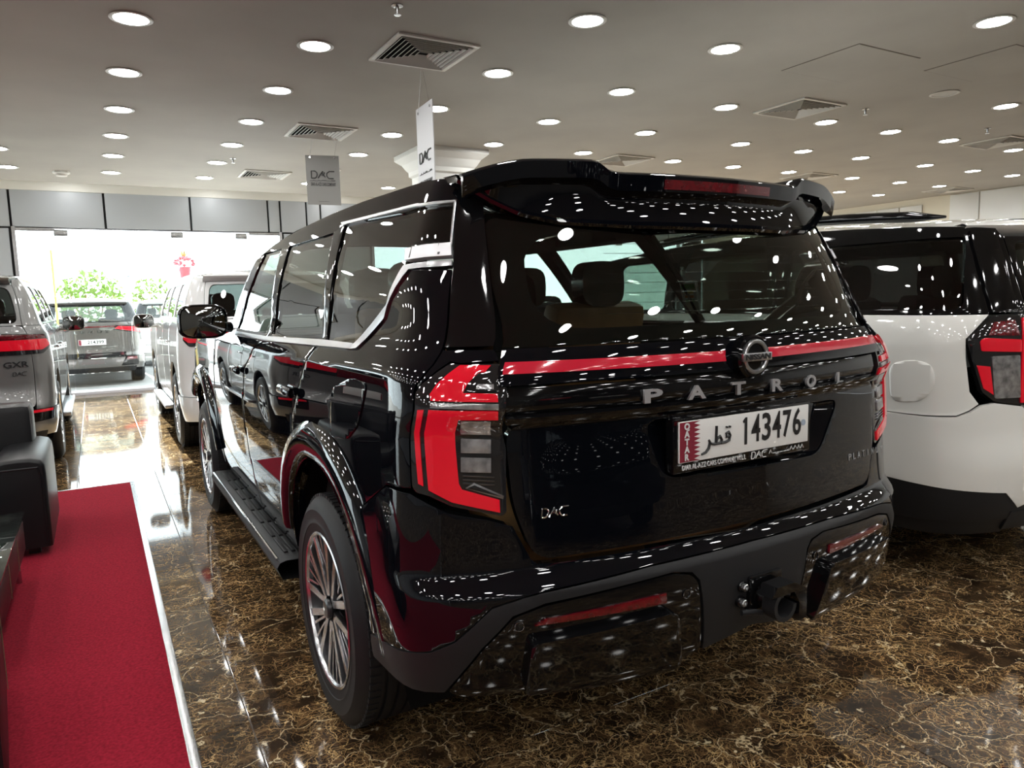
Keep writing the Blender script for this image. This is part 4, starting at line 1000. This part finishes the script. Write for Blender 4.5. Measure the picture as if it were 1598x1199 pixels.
def generic(root, B, paint, wb=2.85, wins=None, pillar='gloss', cladding='matte', seams=True, qtr=True, rails=None, detail=False, gatew=.70, mirror_m='gloss', dark_glass='privdark', spoil=True, bump=None):
    S = lambda y, z: side_sz(B, y, z)
    bz = 1.335
    def two(name, lp, m, **k): return [panel(name, B, lp, m, root, mirror=mi, **k) for mi in (False, True)]
    RA_ = .50
    if qtr:
        two('rear_quarter_panel', [S(.296, bz), S(.296, .96)]+arch(B, 0, .40, RA_, math.acos(.296/RA_), PI-.45, 16)+[(S(-.62, .60)[0], .60), (gatew+.006, .60), (gatew+.006, bz)], paint, res=.06)
    two('rear_door', [S(.302, bz), S(1.147, bz), S(1.147, .46), S(.50, .46)]+arch(B, 0, .40, RA_, .12, math.acos(.302/RA_), 10), paint, res=.08)
    two('front_door', [S(1.153, bz), S(1.95, bz), S(2.14, 1.262), S(2.14, .46), S(1.153, .46)], paint, res=.08)
    two('front_wing', [S(2.146, 1.262), S(3.0+wb-2.85, 1.235), S(3.41+wb-3.075, 1.15), S(3.41+wb-3.075, .6)]+arch(B, wb, .40, RA_, .45, PI-.12, 18)+[S(2.146, .46)], paint, res=.08)
    # greenhouse frame with openings
    wins = wins or [(-.50, .20), (.30, 1.05), (1.13, 1.80)]
    hl = []
    for k, (a, b) in enumerate(wins):
        top = 1.70
        if k == 0: h = [S(a-.02, 1.36), S(b, 1.36), S(b+.03, top), S(a+.05, top)]
        elif k == len(wins)-1: h = [S(a, 1.36), S(b+.10, 1.36), S(b-.12, top-.005), S(a+.03, top)]
        else: h = [S(a, 1.36), S(b, 1.36), S(b+.03, top), S(a+.03, top)]
        hl.append(rounded(h, .035, 4))
    for mi in (False, True): pass
    two('window_frame', [(gatew+.05, bz+.004), S(2.05, bz+.004), S(1.86, 1.735)]+[S(y, lze(y)) for y in (1.5, 1.0, .5, 0, -.4)]+[(gatew+.10, 1.74)], pillar, res=.07, holes=hl, depth=.03)
    for k, h in enumerate(hl): two('side_window', h, dark_glass if k < len(wins)-1 else 'tint', off=-.008, depth=.003, res=.08)
    # tail
    panel('tailgate', B, rounded([(-gatew, .62), (gatew, .62), (gatew, bz), (-gatew, bz)], .04, 3), paint, root, res=.06)
    gt = [(gatew, bz+.006), (gatew+.025, 1.5), (gatew+.06, 1.70)]
    ho = rounded([(-gatew+.025, 1.36), (-gatew-.005, 1.675), (gatew+.005, 1.675), (gatew-.025, 1.36)], .06, 4)
    panel('tailgate_frame', B, [(-s, z) for s, z in gt]+[(s, z) for s, z in reversed(gt)], pillar if pillar != paint else paint, root, holes=[ho], res=.06)
    panel('rear_window', B, ho, dark_glass, root, off=-.006, depth=.003, res=.08)
    two('rear_pillar', [(gatew+.006, bz+.004), (gatew+.052, bz+.004), (gatew+.10, 1.735), (gatew+.066, 1.70)], pillar, res=.06)
    # bumper
    bl_ = [(0, .595), (S(-.62, .59)[0], .595)]+[p for p in arch(B, 0, .40, RA_+.01, PI-.40, PI+.12, 6)]+[(gatew+.15, .36), (0, .36)]
    panel('rear_bumper', B, bl_[:-1]+[(0, .36)]+[(-s, z) for s, z in reversed(bl_) if s > 1e-6], bump or paint, root, res=.06, off=.012, depth=.04)
    panel('bumper_cladding', B, [(-gatew-.1, .30), (gatew+.1, .30), (gatew+.1, .40), (-gatew-.1, .40)], cladding, root, off=.016, res=.08)
    roof_loft(root, B, lze, -.74, 1.80, .06, paint)
    if spoil:
        rows = []
        for x in np.linspace(-.70, .70, 25):
            k = abs(x)/.7; y = -.90+.16*k*k; rows.append([B.off+np.array(p) for p in ((x, -.66, 1.755+.055*(1-k**2.4)), (x, y+.02, 1.765+.02*(1-k*k)), (x, y, 1.755), (x, y+.02, 1.725), (x, y+.12, 1.69))])
        MB().loft(rows).build('roof_spoiler', paint, root, .8)
    front_end(root, B, paint, wb=wb)
    for sd in (-1, 1):
        wheel_housing(root, B, 0, .40, RA_+.01, sd); wheel_housing(root, B, wb, .40, RA_+.01, sd)
        for y in (0, wb): make_wheel(root, B.off+np.array([sd*.955, y, .40]), sd, detail=detail, rim=.255)
        panel('sill', B, [S(.50, .455), S(2.35, .455), S(2.35, .34), S(.50, .34)], cladding, root, mirror=sd > 0, off=-.008, res=.1)
        MB().span(B.off+np.array((sd*.86, .55, .34)), B.off+np.array((sd*1.03, 2.3, .385)), bev=.012).build('running_board', 'satin', root, .6)
        c = B.off+np.array((sd*1.10, 1.95, 1.30)); mr = thing_child('door_mirror', root)
        prof = [(math.copysign(abs(math.cos(a))**.6, math.cos(a))*.12, math.copysign(abs(math.sin(a))**.6, math.sin(a))*.09) for a in np.linspace(0, 2*PI, 24, False)]
        MB().loft([[(c[0]+a*k, c[1]+d, c[2]+b*k) for a, b in prof] for d, k in ((-.01, .93), (0, 1), (.05, 1), (.1, .8), (.13, .1))], True).build('mirror_housing', mirror_m, mr, 1)
        MB().loft([[(c[0]+a*k, c[1]-.006-.007*(1-k*k), c[2]+b*k) for a, b in prof] for k in (.86, .6, .35, .15, .02)], True).build('mirror_glass', 'mirror', mr, 1)
        MB().tube([c+np.array((-sd*.16, .06, -.06)), c+np.array((-sd*.06, .04, -.06))], .026, 8).build('mirror_arm', mirror_m, mr)
        for y in (1.22, .38):
            p_ = B.pos(-sd*S(y, 1.1)[0], 1.1); MB().box(p_+np.array((sd*.012, .05, 0)), (.026, .17, .026), bev=.009).build('door_handle', 'chrome' if paint != 'white' else paint, root, 1)
    MB().span(B.off+np.array((-.80, -.80, .34)), B.off+np.array((.80, wb+.5, .42))).build('underbody', 'dark', root)
    MB().span(B.off+np.array((-.78, -.6, .62)), B.off+np.array((.78, 2.0, .68))).build('cabin_floor', 'interior', root)
    MB().span(B.off+np.array((-.78, 1.75, .7)), B.off+np.array((.78, 2.2, 1.22)), bev=.05).build('dashboard', 'interior', root)
    for x, y in ((-.4, 1.2), (.4, 1.2), (-.42, .35), (.42, .35)): seat(root, B.off+np.array((x, y, .70)), 'interior')
def plate(root, B, num, w=.52, z=1.0, m='plate'):
    y = B.YR(z)-.006; o = B.off+np.array((0, y, z)); e1_, e2_ = np.array((1., 0, 0)), np.array((0, 0, 1.))
    p = thing_child('number_plate', root)
    MB().span(o+np.array((-w/2, -.004, -.06)), o+np.array((w/2, .01, .06)), bev=.004).build('plate_sheet', m, p)
    if num: text('plate_lettering', num, o+np.array((.06, -.005, 0)), e1_, e2_, .1, 'ink', p, bold=.001, fit=.30, extrude=.0004)
    MB().span(o+np.array((-w/2+.005, -.006, -.055)), o+np.array((-w/2+.05, -.004, .055))).build('maroon_band', 'maroon', p)
# --- silver SUV on the left
B3 = Body(LW, LR, off=(-2.93, 6.02, 0))
sil = thing('suv', (-2.93, 7.4, 0), 'silver SUV seen from behind at the left edge, beyond the leather sofa', 'car')
generic(sil, B3, 'silver', pillar='silver', mirror_m='silver', gatew=.83)
for mir in (False, True):
    tl = thing_child('tail_lamp', sil)
    panel('lamp_housing', B3, rounded([(.35, 1.085), (.93, 1.085), (1.06, 1.15), (1.0, 1.255), (.35, 1.285)], .02), 'smoke', tl, off=.008, depth=.02, res=.05, mirror=mir)
    panel('red_lens', B3, rounded([(.36, 1.13), (.93, 1.12), (1.05, 1.165), (1.0, 1.215), (.36, 1.215)], .01), 'red', tl, off=.012, depth=.01, res=.05, mirror=mir)
    panel('upper_red_lens', B3, [(.36, 1.222), (.99, 1.222), (.98, 1.25), (.36, 1.275)], 'reddark', tl, off=.012, depth=.01, res=.05, mirror=mir)
    panel('reflector_pocket', B3, rounded([(.66, .48), (.98, .50), (1.0, .60), (.66, .60)], .01), 'gloss', sil, off=.02, depth=.01, res=.05, mirror=mir)
    panel('bumper_reflector', B3, [(.68, .572), (.97, .572), (.97, .595), (.68, .595)], 'red', sil, off=.026, depth=.01, res=.05, mirror=mir)
panel('tail_garnish', B3, [(-.35, 1.085), (.35, 1.085), (.35, 1.27), (-.35, 1.27)], 'reddark', sil, off=.009, depth=.02, res=.08)
n_ = np.array((0, -1., 0)); ex, ez = np.array((1., 0, 0)), np.array((0, 0, 1.))
p_ = B3.pos(-.70, 1.0); nn = B3.normal(-.70, 1.0); ee = np.cross((0, 0, 1.), nn)
text('model_lettering', 'GXR', p_+nn*.004, ee, ez, .07, 'ink', sil, bold=.001, fit=.19, extrude=.002)
p_ = B3.pos(-.72, .92); nn = B3.normal(-.72, .92); dac(p_+nn*.004, np.cross((0, 0, 1.), nn), ez, .018, .003, 'ink', sil)
plate(sil, B3, '', z=.92)
# --- white SUV in the middle, in front of the black one
B4 = Body(LW, LR, off=(.03, 5.88, 0))
whi = thing('suv', (.03, 7.2, 0), 'white SUV standing ahead of the black SUV, half hidden behind its mirror', 'car')
generic(whi, B4, 'white2', pillar='white2', mirror_m='white2', gatew=.77, detail=True)
for mir in (False, True):
    tl = thing_child('tail_lamp', whi)
    panel('lamp_housing', B4, rounded([(.50, 1.085), (.90, 1.085), (.975, 1.15), (.94, 1.255), (.50, 1.27)], .02), 'smoke', tl, off=.008, depth=.02, res=.05, mirror=mir)
    panel('red_lens', B4, rounded([(.51, 1.12), (.90, 1.12), (.965, 1.16), (.935, 1.24), (.51, 1.24)], .01), 'red', tl, off=.012, depth=.01, res=.05, mirror=mir)
plate(whi, B4, '', z=.95)
# --- white SUV on the right
TW = Curve([(.25, .90), (.36, .945), (.52, .975), (.80, .985), (1.0, .99), (1.18, .99), (1.262, .978)], [(1.262, .978), (1.30, .965), (1.345, .945), (1.5, .905), (1.62, .865), (1.70, .835), (1.78, .79), (1.84, .74)])
TR = Curve([(.25, -.95), (.45, -1.05), (.6, -1.06), (.8, -1.03), (1.0, -1.02), (1.2, -1.02), (1.337, -1.0), (1.5, -.95), (1.65, -.90), (1.75, -.86), (1.85, -.80)])
B5 = Body(TW, TR, off=(2.745, .27, 0), m=5.0, bow=.13)
tah = thing('suv', (2.745, 1.8, 0), 'pearl white SUV at the right edge with black pillars and red tail lamp', 'car')
Q5 = lambda pts: picks(B5, pts)
generic(tah, B5, 'white', wb=3.07, qtr=False, pillar='gloss', mirror_m='white', wins=[(-.80, .12), (.20, 1.05), (1.13, 1.80)], gatew=.55, bump='matte')
S5 = lambda y, z: side_sz(B5, y, z)
ql5 = [S5(.296, 1.335), S5(.296, .98)]+arch(B5, 0, .40, .50, math.acos(.296/.50), PI-1.18, 12)+Q5([(1443, 648), (1492, 649), (1512, 641), (1527, 631)])+Q5([(1513, 612), (1507, 560), (1507, 529), (1543, 491)])
for mir in (False, True):
    panel('rear_quarter_panel', B5, ql5, 'white', tah, res=.04, mirror=mir)
    bl5 = Q5([(1443, 650), (1492, 651), (1513, 643), (1529, 633), (1548, 629), (1590, 634)])+[(.56, .87), (.56, .44), (.62, .42)]+Q5([(1566, 768), (1440, 755)])+arch(B5, 0, .40, .505, PI-.28, PI-1.17, 12)
    panel('rear_bumper_corner', B5, bl5, 'white', tah, res=.04, mirror=mir, off=.016)
    tl = thing_child('tail_lamp', tah)
    to = Q5([(1509, 529), (1546, 494), (1585, 492)])+[(.57, 1.33), (.555, .90)]+Q5([(1590, 632), (1549, 627), (1530, 612), (1514, 560)])
    panel('lamp_housing', B5, rounded(to, .012, 3), 'smoke', tl, off=.010, depth=.03, res=.03, mirror=mir)
    panel('red_bar', B5, rounded(Q5([(1527, 533), (1533, 528), (1590, 530), (1590, 549), (1529, 548)])+[], .006, 2), 'red', tl, off=.015, depth=.01, res=.03, mirror=mir)
    panel('side_red_lens', B5, Q5([(1522, 570), (1542, 572), (1547, 616), (1532, 606)]), 'red', tl, off=.014, depth=.01, res=.04, mirror=mir)
    panel('clear_lens', B5, rounded(Q5([(1545, 556), (1588, 554), (1589, 620), (1549, 622)]), .008, 2), 'clear', tl, off=.014, depth=.01, res=.03, mirror=mir)
    panel('red_lens', B5, [(.562, .915), (.592, .915), (.60, 1.31), (.575, 1.31)], 'red', tl, off=.016, depth=.01, res=.04, mirror=mir)
    panel('upper_red_lens', B5, Q5([(1548, 504), (1580, 500), (1588, 524), (1540, 524)]), 'reddark', tl, off=.014, depth=.01, res=.04, mirror=mir)
    panel('rear_pillar_cover', B5, Q5([(1511, 362), (1549, 362), (1585, 488), (1546, 489)]), 'gloss', tah, off=.012, depth=.02, res=.05, mirror=mir)
    panel('lower_cladding', B5, Q5([(1440, 757), (1566, 770)])+[(.62, .41), (.62, .27)]+[S5(-.48, .27), S5(-.50, .42)], 'matte', tah, off=.004, res=.06, mirror=mir)
    MB().tube([B5.off+np.array(((1 if mir else -1)*.735, y, lze(y)+.05+.012*math.sin((y+.7)/2.3*PI))) for y in np.linspace(-.66, 1.6, 14)], [.006]+[.028]*12+[.006], 8).build('roof_rail', 'gloss', tah, 1)
panel('filler_flap', B5, rounded(Q5([(1388, 568), (1420, 561), (1454, 567), (1462, 600), (1440, 627), (1390, 626)]), .05, 4), 'white', tah, off=.0035, depth=.006, res=.05, edge=.9)
plate(tah, B5, '', z=.95)
# --- bronze-grey SUV outside
B6 = Body(LW, LR, off=(-1.68, 15.95, -.15))
lex = thing('suv', (-1.68, 17.3, -.15), 'grey bronze SUV parked outside beyond the glass, seen from behind', 'car')
generic(lex, B6, 'bronze', pillar='gloss', mirror_m='bronze', gatew=.715, dark_glass='tintlight')
for mir in (False, True):
    tl = thing_child('tail_lamp', lex)
    panel('red_lens', B6, [(.42, 1.20), (.95, 1.10), (.97, 1.22), (.50, 1.25)], 'red', tl, off=.012, depth=.01, res=.06, mirror=mir)
    panel('lamp_housing', B6, [(.40, 1.17), (.96, 1.07), (.98, 1.24), (.45, 1.27)], 'smoke', tl, off=.006, depth=.01, res=.06, mirror=mir)
    panel('bumper_pocket', B6, [(.50, .42), (.85, .42), (.86, .62), (.60, .62)], 'gloss', lex, off=.02, depth=.01, res=.06, mirror=mir)
    panel('bumper_reflector', B6, [(.60, .54), (.82, .54), (.82, .60), (.62, .60)], 'reddark', lex, off=.026, depth=.01, res=.06, mirror=mir)
panel('light_bar', B6, [(-.45, 1.235), (.45, 1.235), (.45, 1.26), (-.45, 1.26)], 'reddark', lex, off=.01, depth=.01, res=.08)
panel('bumper_black_band', B6, [(-.60, .60), (.60, .60), (.60, .70), (-.60, .70)], 'gloss', lex, off=.02, depth=.01, res=.08)
text('brand_lettering', 'LEXUS', B6.pos(0, 1.14)+np.array((0, -.006, 0)), ex, ez, .075, 'chrome', lex, fit=.62, extrude=.002, spacing=1.8)
plate(lex, B6, '214399', z=.93, w=.5)
# --- small white car farther out
B7 = Body(LW, LR, off=(.25, 20.6, -.15))
far = thing('car', (.25, 22, -.15), 'white car parked far outside, right of the bronze SUV', 'car')
generic(far, B7, 'white2', pillar='gloss', mirror_m='white2', dark_glass='tintlight')

# --- dark SUV behind the photographer, mirrored in the black paint
B8 = Body(LW, LR, off=(.55, -7.6, 0))
beh = thing('suv', (.55, -6.2, 0), 'dark SUV behind the photographer, visible only as a reflection in the black tailgate', 'car')
generic(beh, B8, 'paint', pillar='gloss', mirror_m='gloss')
for mir in (False, True):
    tl = thing_child('tail_lamp', beh)
    panel('red_lens', B8, rounded([(.51, 1.12), (.90, 1.12), (.965, 1.16), (.935, 1.24), (.51, 1.24)], .01), 'red', tl, off=.012, depth=.01, res=.05, mirror=mir)
plate(beh, B8, '994817', z=.95)
beh.rotation_euler = (0, 0, PI)
# =================== seating ===================
def cushion(mb, c, d, bev): mb.box(c, d, bev=bev)
so = thing('sofa', (-3.1, 3.1, 0), 'black leather sofa with a padded arm on the red carpet', 'sofa')
def arm(x0, x1):
    rows = []
    prof = []
    w = (x1-x0)/2; cx = (x0+x1)/2
    for a, z in ((-1, .06), (-1, .50), (-.97, .555), (-.85, .585), (-.5, .600), (0, .604), (.5, .600), (.85, .585), (.97, .555), (1, .50), (1, .06)): prof.append((cx+a*w, z))
    MB().loft([[(cx+(x-cx)*k, y, .06+(z-.06)*k2) for x, z in prof] for y, k, k2 in ((2.60, .90, .965), (2.612, .98, .99), (2.63, 1, 1), (3.5, 1, 1), (3.53, .95, .98))]).add([(x, 2.60, .06+(z-.06)*.965) for x, z in [(cx+(x-cx)*.9, z) for x, z in prof]], [tuple(range(len(prof)))]).build('arm', 'leather', so, .8)
    for s in (-1, 1):
        MB().tube([(cx+s*w*.80, 2.598, .08), (cx+s*w*.80, 2.598, .50), (cx+s*w*.72, 2.598, .548)], .006, 6).build('piping', 'leather', so)
    MB().tube([(cx-w*.74, 2.598, .545), (cx+w*.74, 2.598, .545)], .006, 6).build('piping', 'leather', so)
arm(-2.21, -1.93); arm(-4.5, -4.22)
MB().span((-4.22, 2.66, .08), (-2.21, 3.4, .30), bev=.02).build('base', 'leather', so, .6)
for k in range(3):
    x0 = -4.22+k*.67
    MB().span((x0+.005, 2.64, .30), (x0+.665, 3.2, .45), bev=.05).build('seat_cushion', 'leather', so, 1)
    rows = []
    for j in range(13):
        t = j/12; z = .42+.46*t; y = 3.22+.10*t; b = .075*math.sin(PI*min(1, .12+t*.88))**.6*(1+.07*math.sin(t*26))
        rows.append([(x0+.012+.646*i/14, y-b*(1-abs(2*i/14-1)**6), z-.012*abs(2*i/14-1)**3) for i in range(15)])
    MB().loft(rows).build('back_cushion', 'leather', so, 1)
MB().span((-4.3, 3.26, .08), (-2.02, 3.53, .85), bev=.05).build('back', 'leather', so, 1)
for x in (-4.4, -2.03):
    for y in (2.7, 3.45): MB().span((x-.03, y-.03, .0115), (x+.03, y+.03, .08)).build('foot', 'ink', so)
# coffee table: leather-clad frame with a glass top
ta = thing('coffee_table', (-2.5, 1.7, 0), 'low black leather-clad coffee table with a clear glass top', 'table')
MB().span((-2.98, 1.0, .17), (-2.03, 2.2, .35), bev=.018).build('leather_frame', 'leather', ta, .7)
for y in (1.4, 1.8): MB().tube([(-2.028, y, .18), (-2.028, y, .34)], .0015, 5).build('stitching', 'stitch', ta)
MB().span((-3.0, .98, .372), (-2.02, 2.21, .384), bev=.002).build('glass_top', 'tableglass', ta, .5)
for x, y in ((-2.9, 1.1), (-2.1, 1.1), (-2.9, 2.1), (-2.1, 2.1)):
    MB().tube([(x, y, .35), (x, y, .373)], .02, 12).build('spacer', 'steel', ta)
    MB().tube([(x+.03, y+.04, .17), (x+.03, y+.04, .0115)], .013, 10).build('leg', 'steel', ta)
ot = thing('ottoman', (-2.3, .4, 0), 'black leather seat corner with tan stitching at the lower left edge', 'ottoman')
R_ = rot((0, 0, 1), math.radians(5.5))
MB().box((-2.27, .38, .215), (.60, .84, .37), R=R_, bev=.03).build('body', 'leather', ot, .8)
c0 = np.array((-2.27, .38, .215))
MB().tube([c0+R_@np.array((.303, .36, -.17)), c0+R_@np.array((.303, .36, .15))], .0016, 5).build('stitching', 'stitch', ot)
MB().box((-2.27, .38, .435), (.58, .82, .09), R=R_, bev=.04).build('cushion', 'leather', ot, 1)
for a, b in ((-.22, -.34), (.22, -.34), (-.22, .34), (.22, .34)):
    q = c0+R_@np.array((a, b, 0)); MB().span((q[0]-.03, q[1]-.03, .0115), (q[0]+.03, q[1]+.03, .04)).build('foot', 'ink', ot)
# =================== outside ===================
def bush(name, c, r, lab, n=420, m='leafy', flat=.8):
    t = thing(name, (c[0], c[1], -.15), lab, 'bush')
    rnd = random.Random(int(c[0]*100)); lf = MB(); br = MB()
    for k in range(n):
        th, u = rnd.uniform(0, 2*PI), rnd.uniform(-.6, 1); q = math.sqrt(max(0, 1-u*u)); rr = rnd.uniform(.55, 1)
        p = np.array((c[0]+r[0]*rr*q*math.cos(th), c[1]+r[1]*rr*q*math.sin(th), c[2]+r[2]*rr*u)); a = np.array([rnd.gauss(0, 1) for _ in range(3)]); a /= np.linalg.norm(a)
        b = np.cross(a, [rnd.gauss(0, 1) for _ in range(3)]); b /= np.linalg.norm(b); s = rnd.uniform(.06, .13)
        lf.add([p-a*s, p+b*s*.5, p+a*s, p-b*s*.5], [(0, 1, 2, 3)])
    for k in range(7):
        th = 2*PI*k/7; br.tube([(c[0], c[1], -.15), (c[0]+.25*r[0]*math.cos(th), c[1]+.25*r[1]*math.sin(th), c[2]*.6), (c[0]+.6*r[0]*math.cos(th), c[1]+.6*r[1]*math.sin(th), c[2]+.3*r[2])], [.04, .03, .012], 6)
    o = lf.build('foliage', m, t, None); o['kind'] = 'stuff'; br.build('branches', 'tan', t)
c = on_y((140, 438), 24); bush('bush', (c[0], 24, 1.6), (1.05, .8, 1.1), 'green bush outside above the roof of the bronze SUV', 700)
c = on_y((205, 434), 25); bush('bush', (c[0]+.75, 27, 1.75), (.75, .6, .9), 'smaller pale bush outside, right of the larger green bush', 260)
# flower arrangement on a tall stand outside the glass
c = on_y((287, 405), 13.2)
fa = thing('flower_stand', (c[0], 13.2, -.15), 'pink flower arrangement on a tall stand outside the glass', 'flowers')
MB().tube([(c[0], 13.2, -.15), (c[0], 13.2, 2.0)], .018, 10).build('pole', 'wallwhite', fa)
MB().lathe([(.22, -.15), (.22, -.13), (.03, -.11)], 20, (c[0], 13.2, 0), (0, 0, 1), (1, 0, 0), True).build('base', 'wallwhite', fa)
MB().lathe([(.05, 1.98), (.08, 2.0), (.11, 2.22), (.12, 2.24)], 20, (c[0], 13.2, 0), (0, 0, 1), (1, 0, 0)).build('pot', 'pink', fa)
fl_ = MB(); rnd = random.Random(2)
for k in range(26):
    th, u = rnd.uniform(0, 2*PI), rnd.uniform(-.3, 1); q = math.sqrt(1-u*u); p = np.array((c[0]+.17*q*math.cos(th), 13.2+.17*q*math.sin(th), 2.31+.11*u))
    fl_.lathe([(.004, -.03), (.03, -.015), (.036, .01), (.02, .03), (.003, .034)], 7, p, (0, 0, 1), (1, 0, 0))
o = fl_.build('blossoms', 'pink', fa, 1); o['kind'] = 'stuff'
lf = MB()
for k in range(9):
    th = 2*PI*k/9; a = np.array((math.cos(th), math.sin(th), 0)); b = np.array((-a[1], a[0], 0)); p = np.array((c[0], 13.2, 2.36))
    lf.add([p-b*.02, p+b*.02, p+a*.05+np.array((0, 0, .13))+b*.014, p+a*.10+np.array((0, 0, .24)), p+a*.05+np.array((0, 0, .13))-b*.014], [(0, 1, 2, 4), (4, 2, 3)])
lf.build('spiky_leaves', 'brass', fa)
c = on_y((83, 430), 14.0)
MBp = thing('post', (c[0], 14.0, -.15), 'thin yellow post outside, left of the bronze SUV', 'post')
MB().tube([(c[0], 14, -.15), (c[0], 14, 2.6)], .02, 10).build('pole', 'brass', MBp); MB().lathe([(.06, -.15), (.06, -.12), (.02, -.11)], 16, (c[0], 14, 0), (0, 0, 1), (1, 0, 0), True).build('base', 'brass', MBp)
c = on_y((75, 440), 32)
cp = thing('canopy', (c[0], 32, -.15), 'blue-grey shade canopy far outside at the left', 'canopy')
rows = [[(c[0]-3+6*i/10, 31+j*2.5, 2.75+.35*math.sin(PI*i/10)) for i in range(11)] for j in range(2)]
MB().loft(rows).build('roof_sheet', 'bluegrey', cp, 1)
for x in (-2.8, 2.8): MB().tube([(c[0]+x, 31.5, -.15), (c[0]+x, 31.5, 2.8)], .05, 8).build('pole', 'steel', cp)
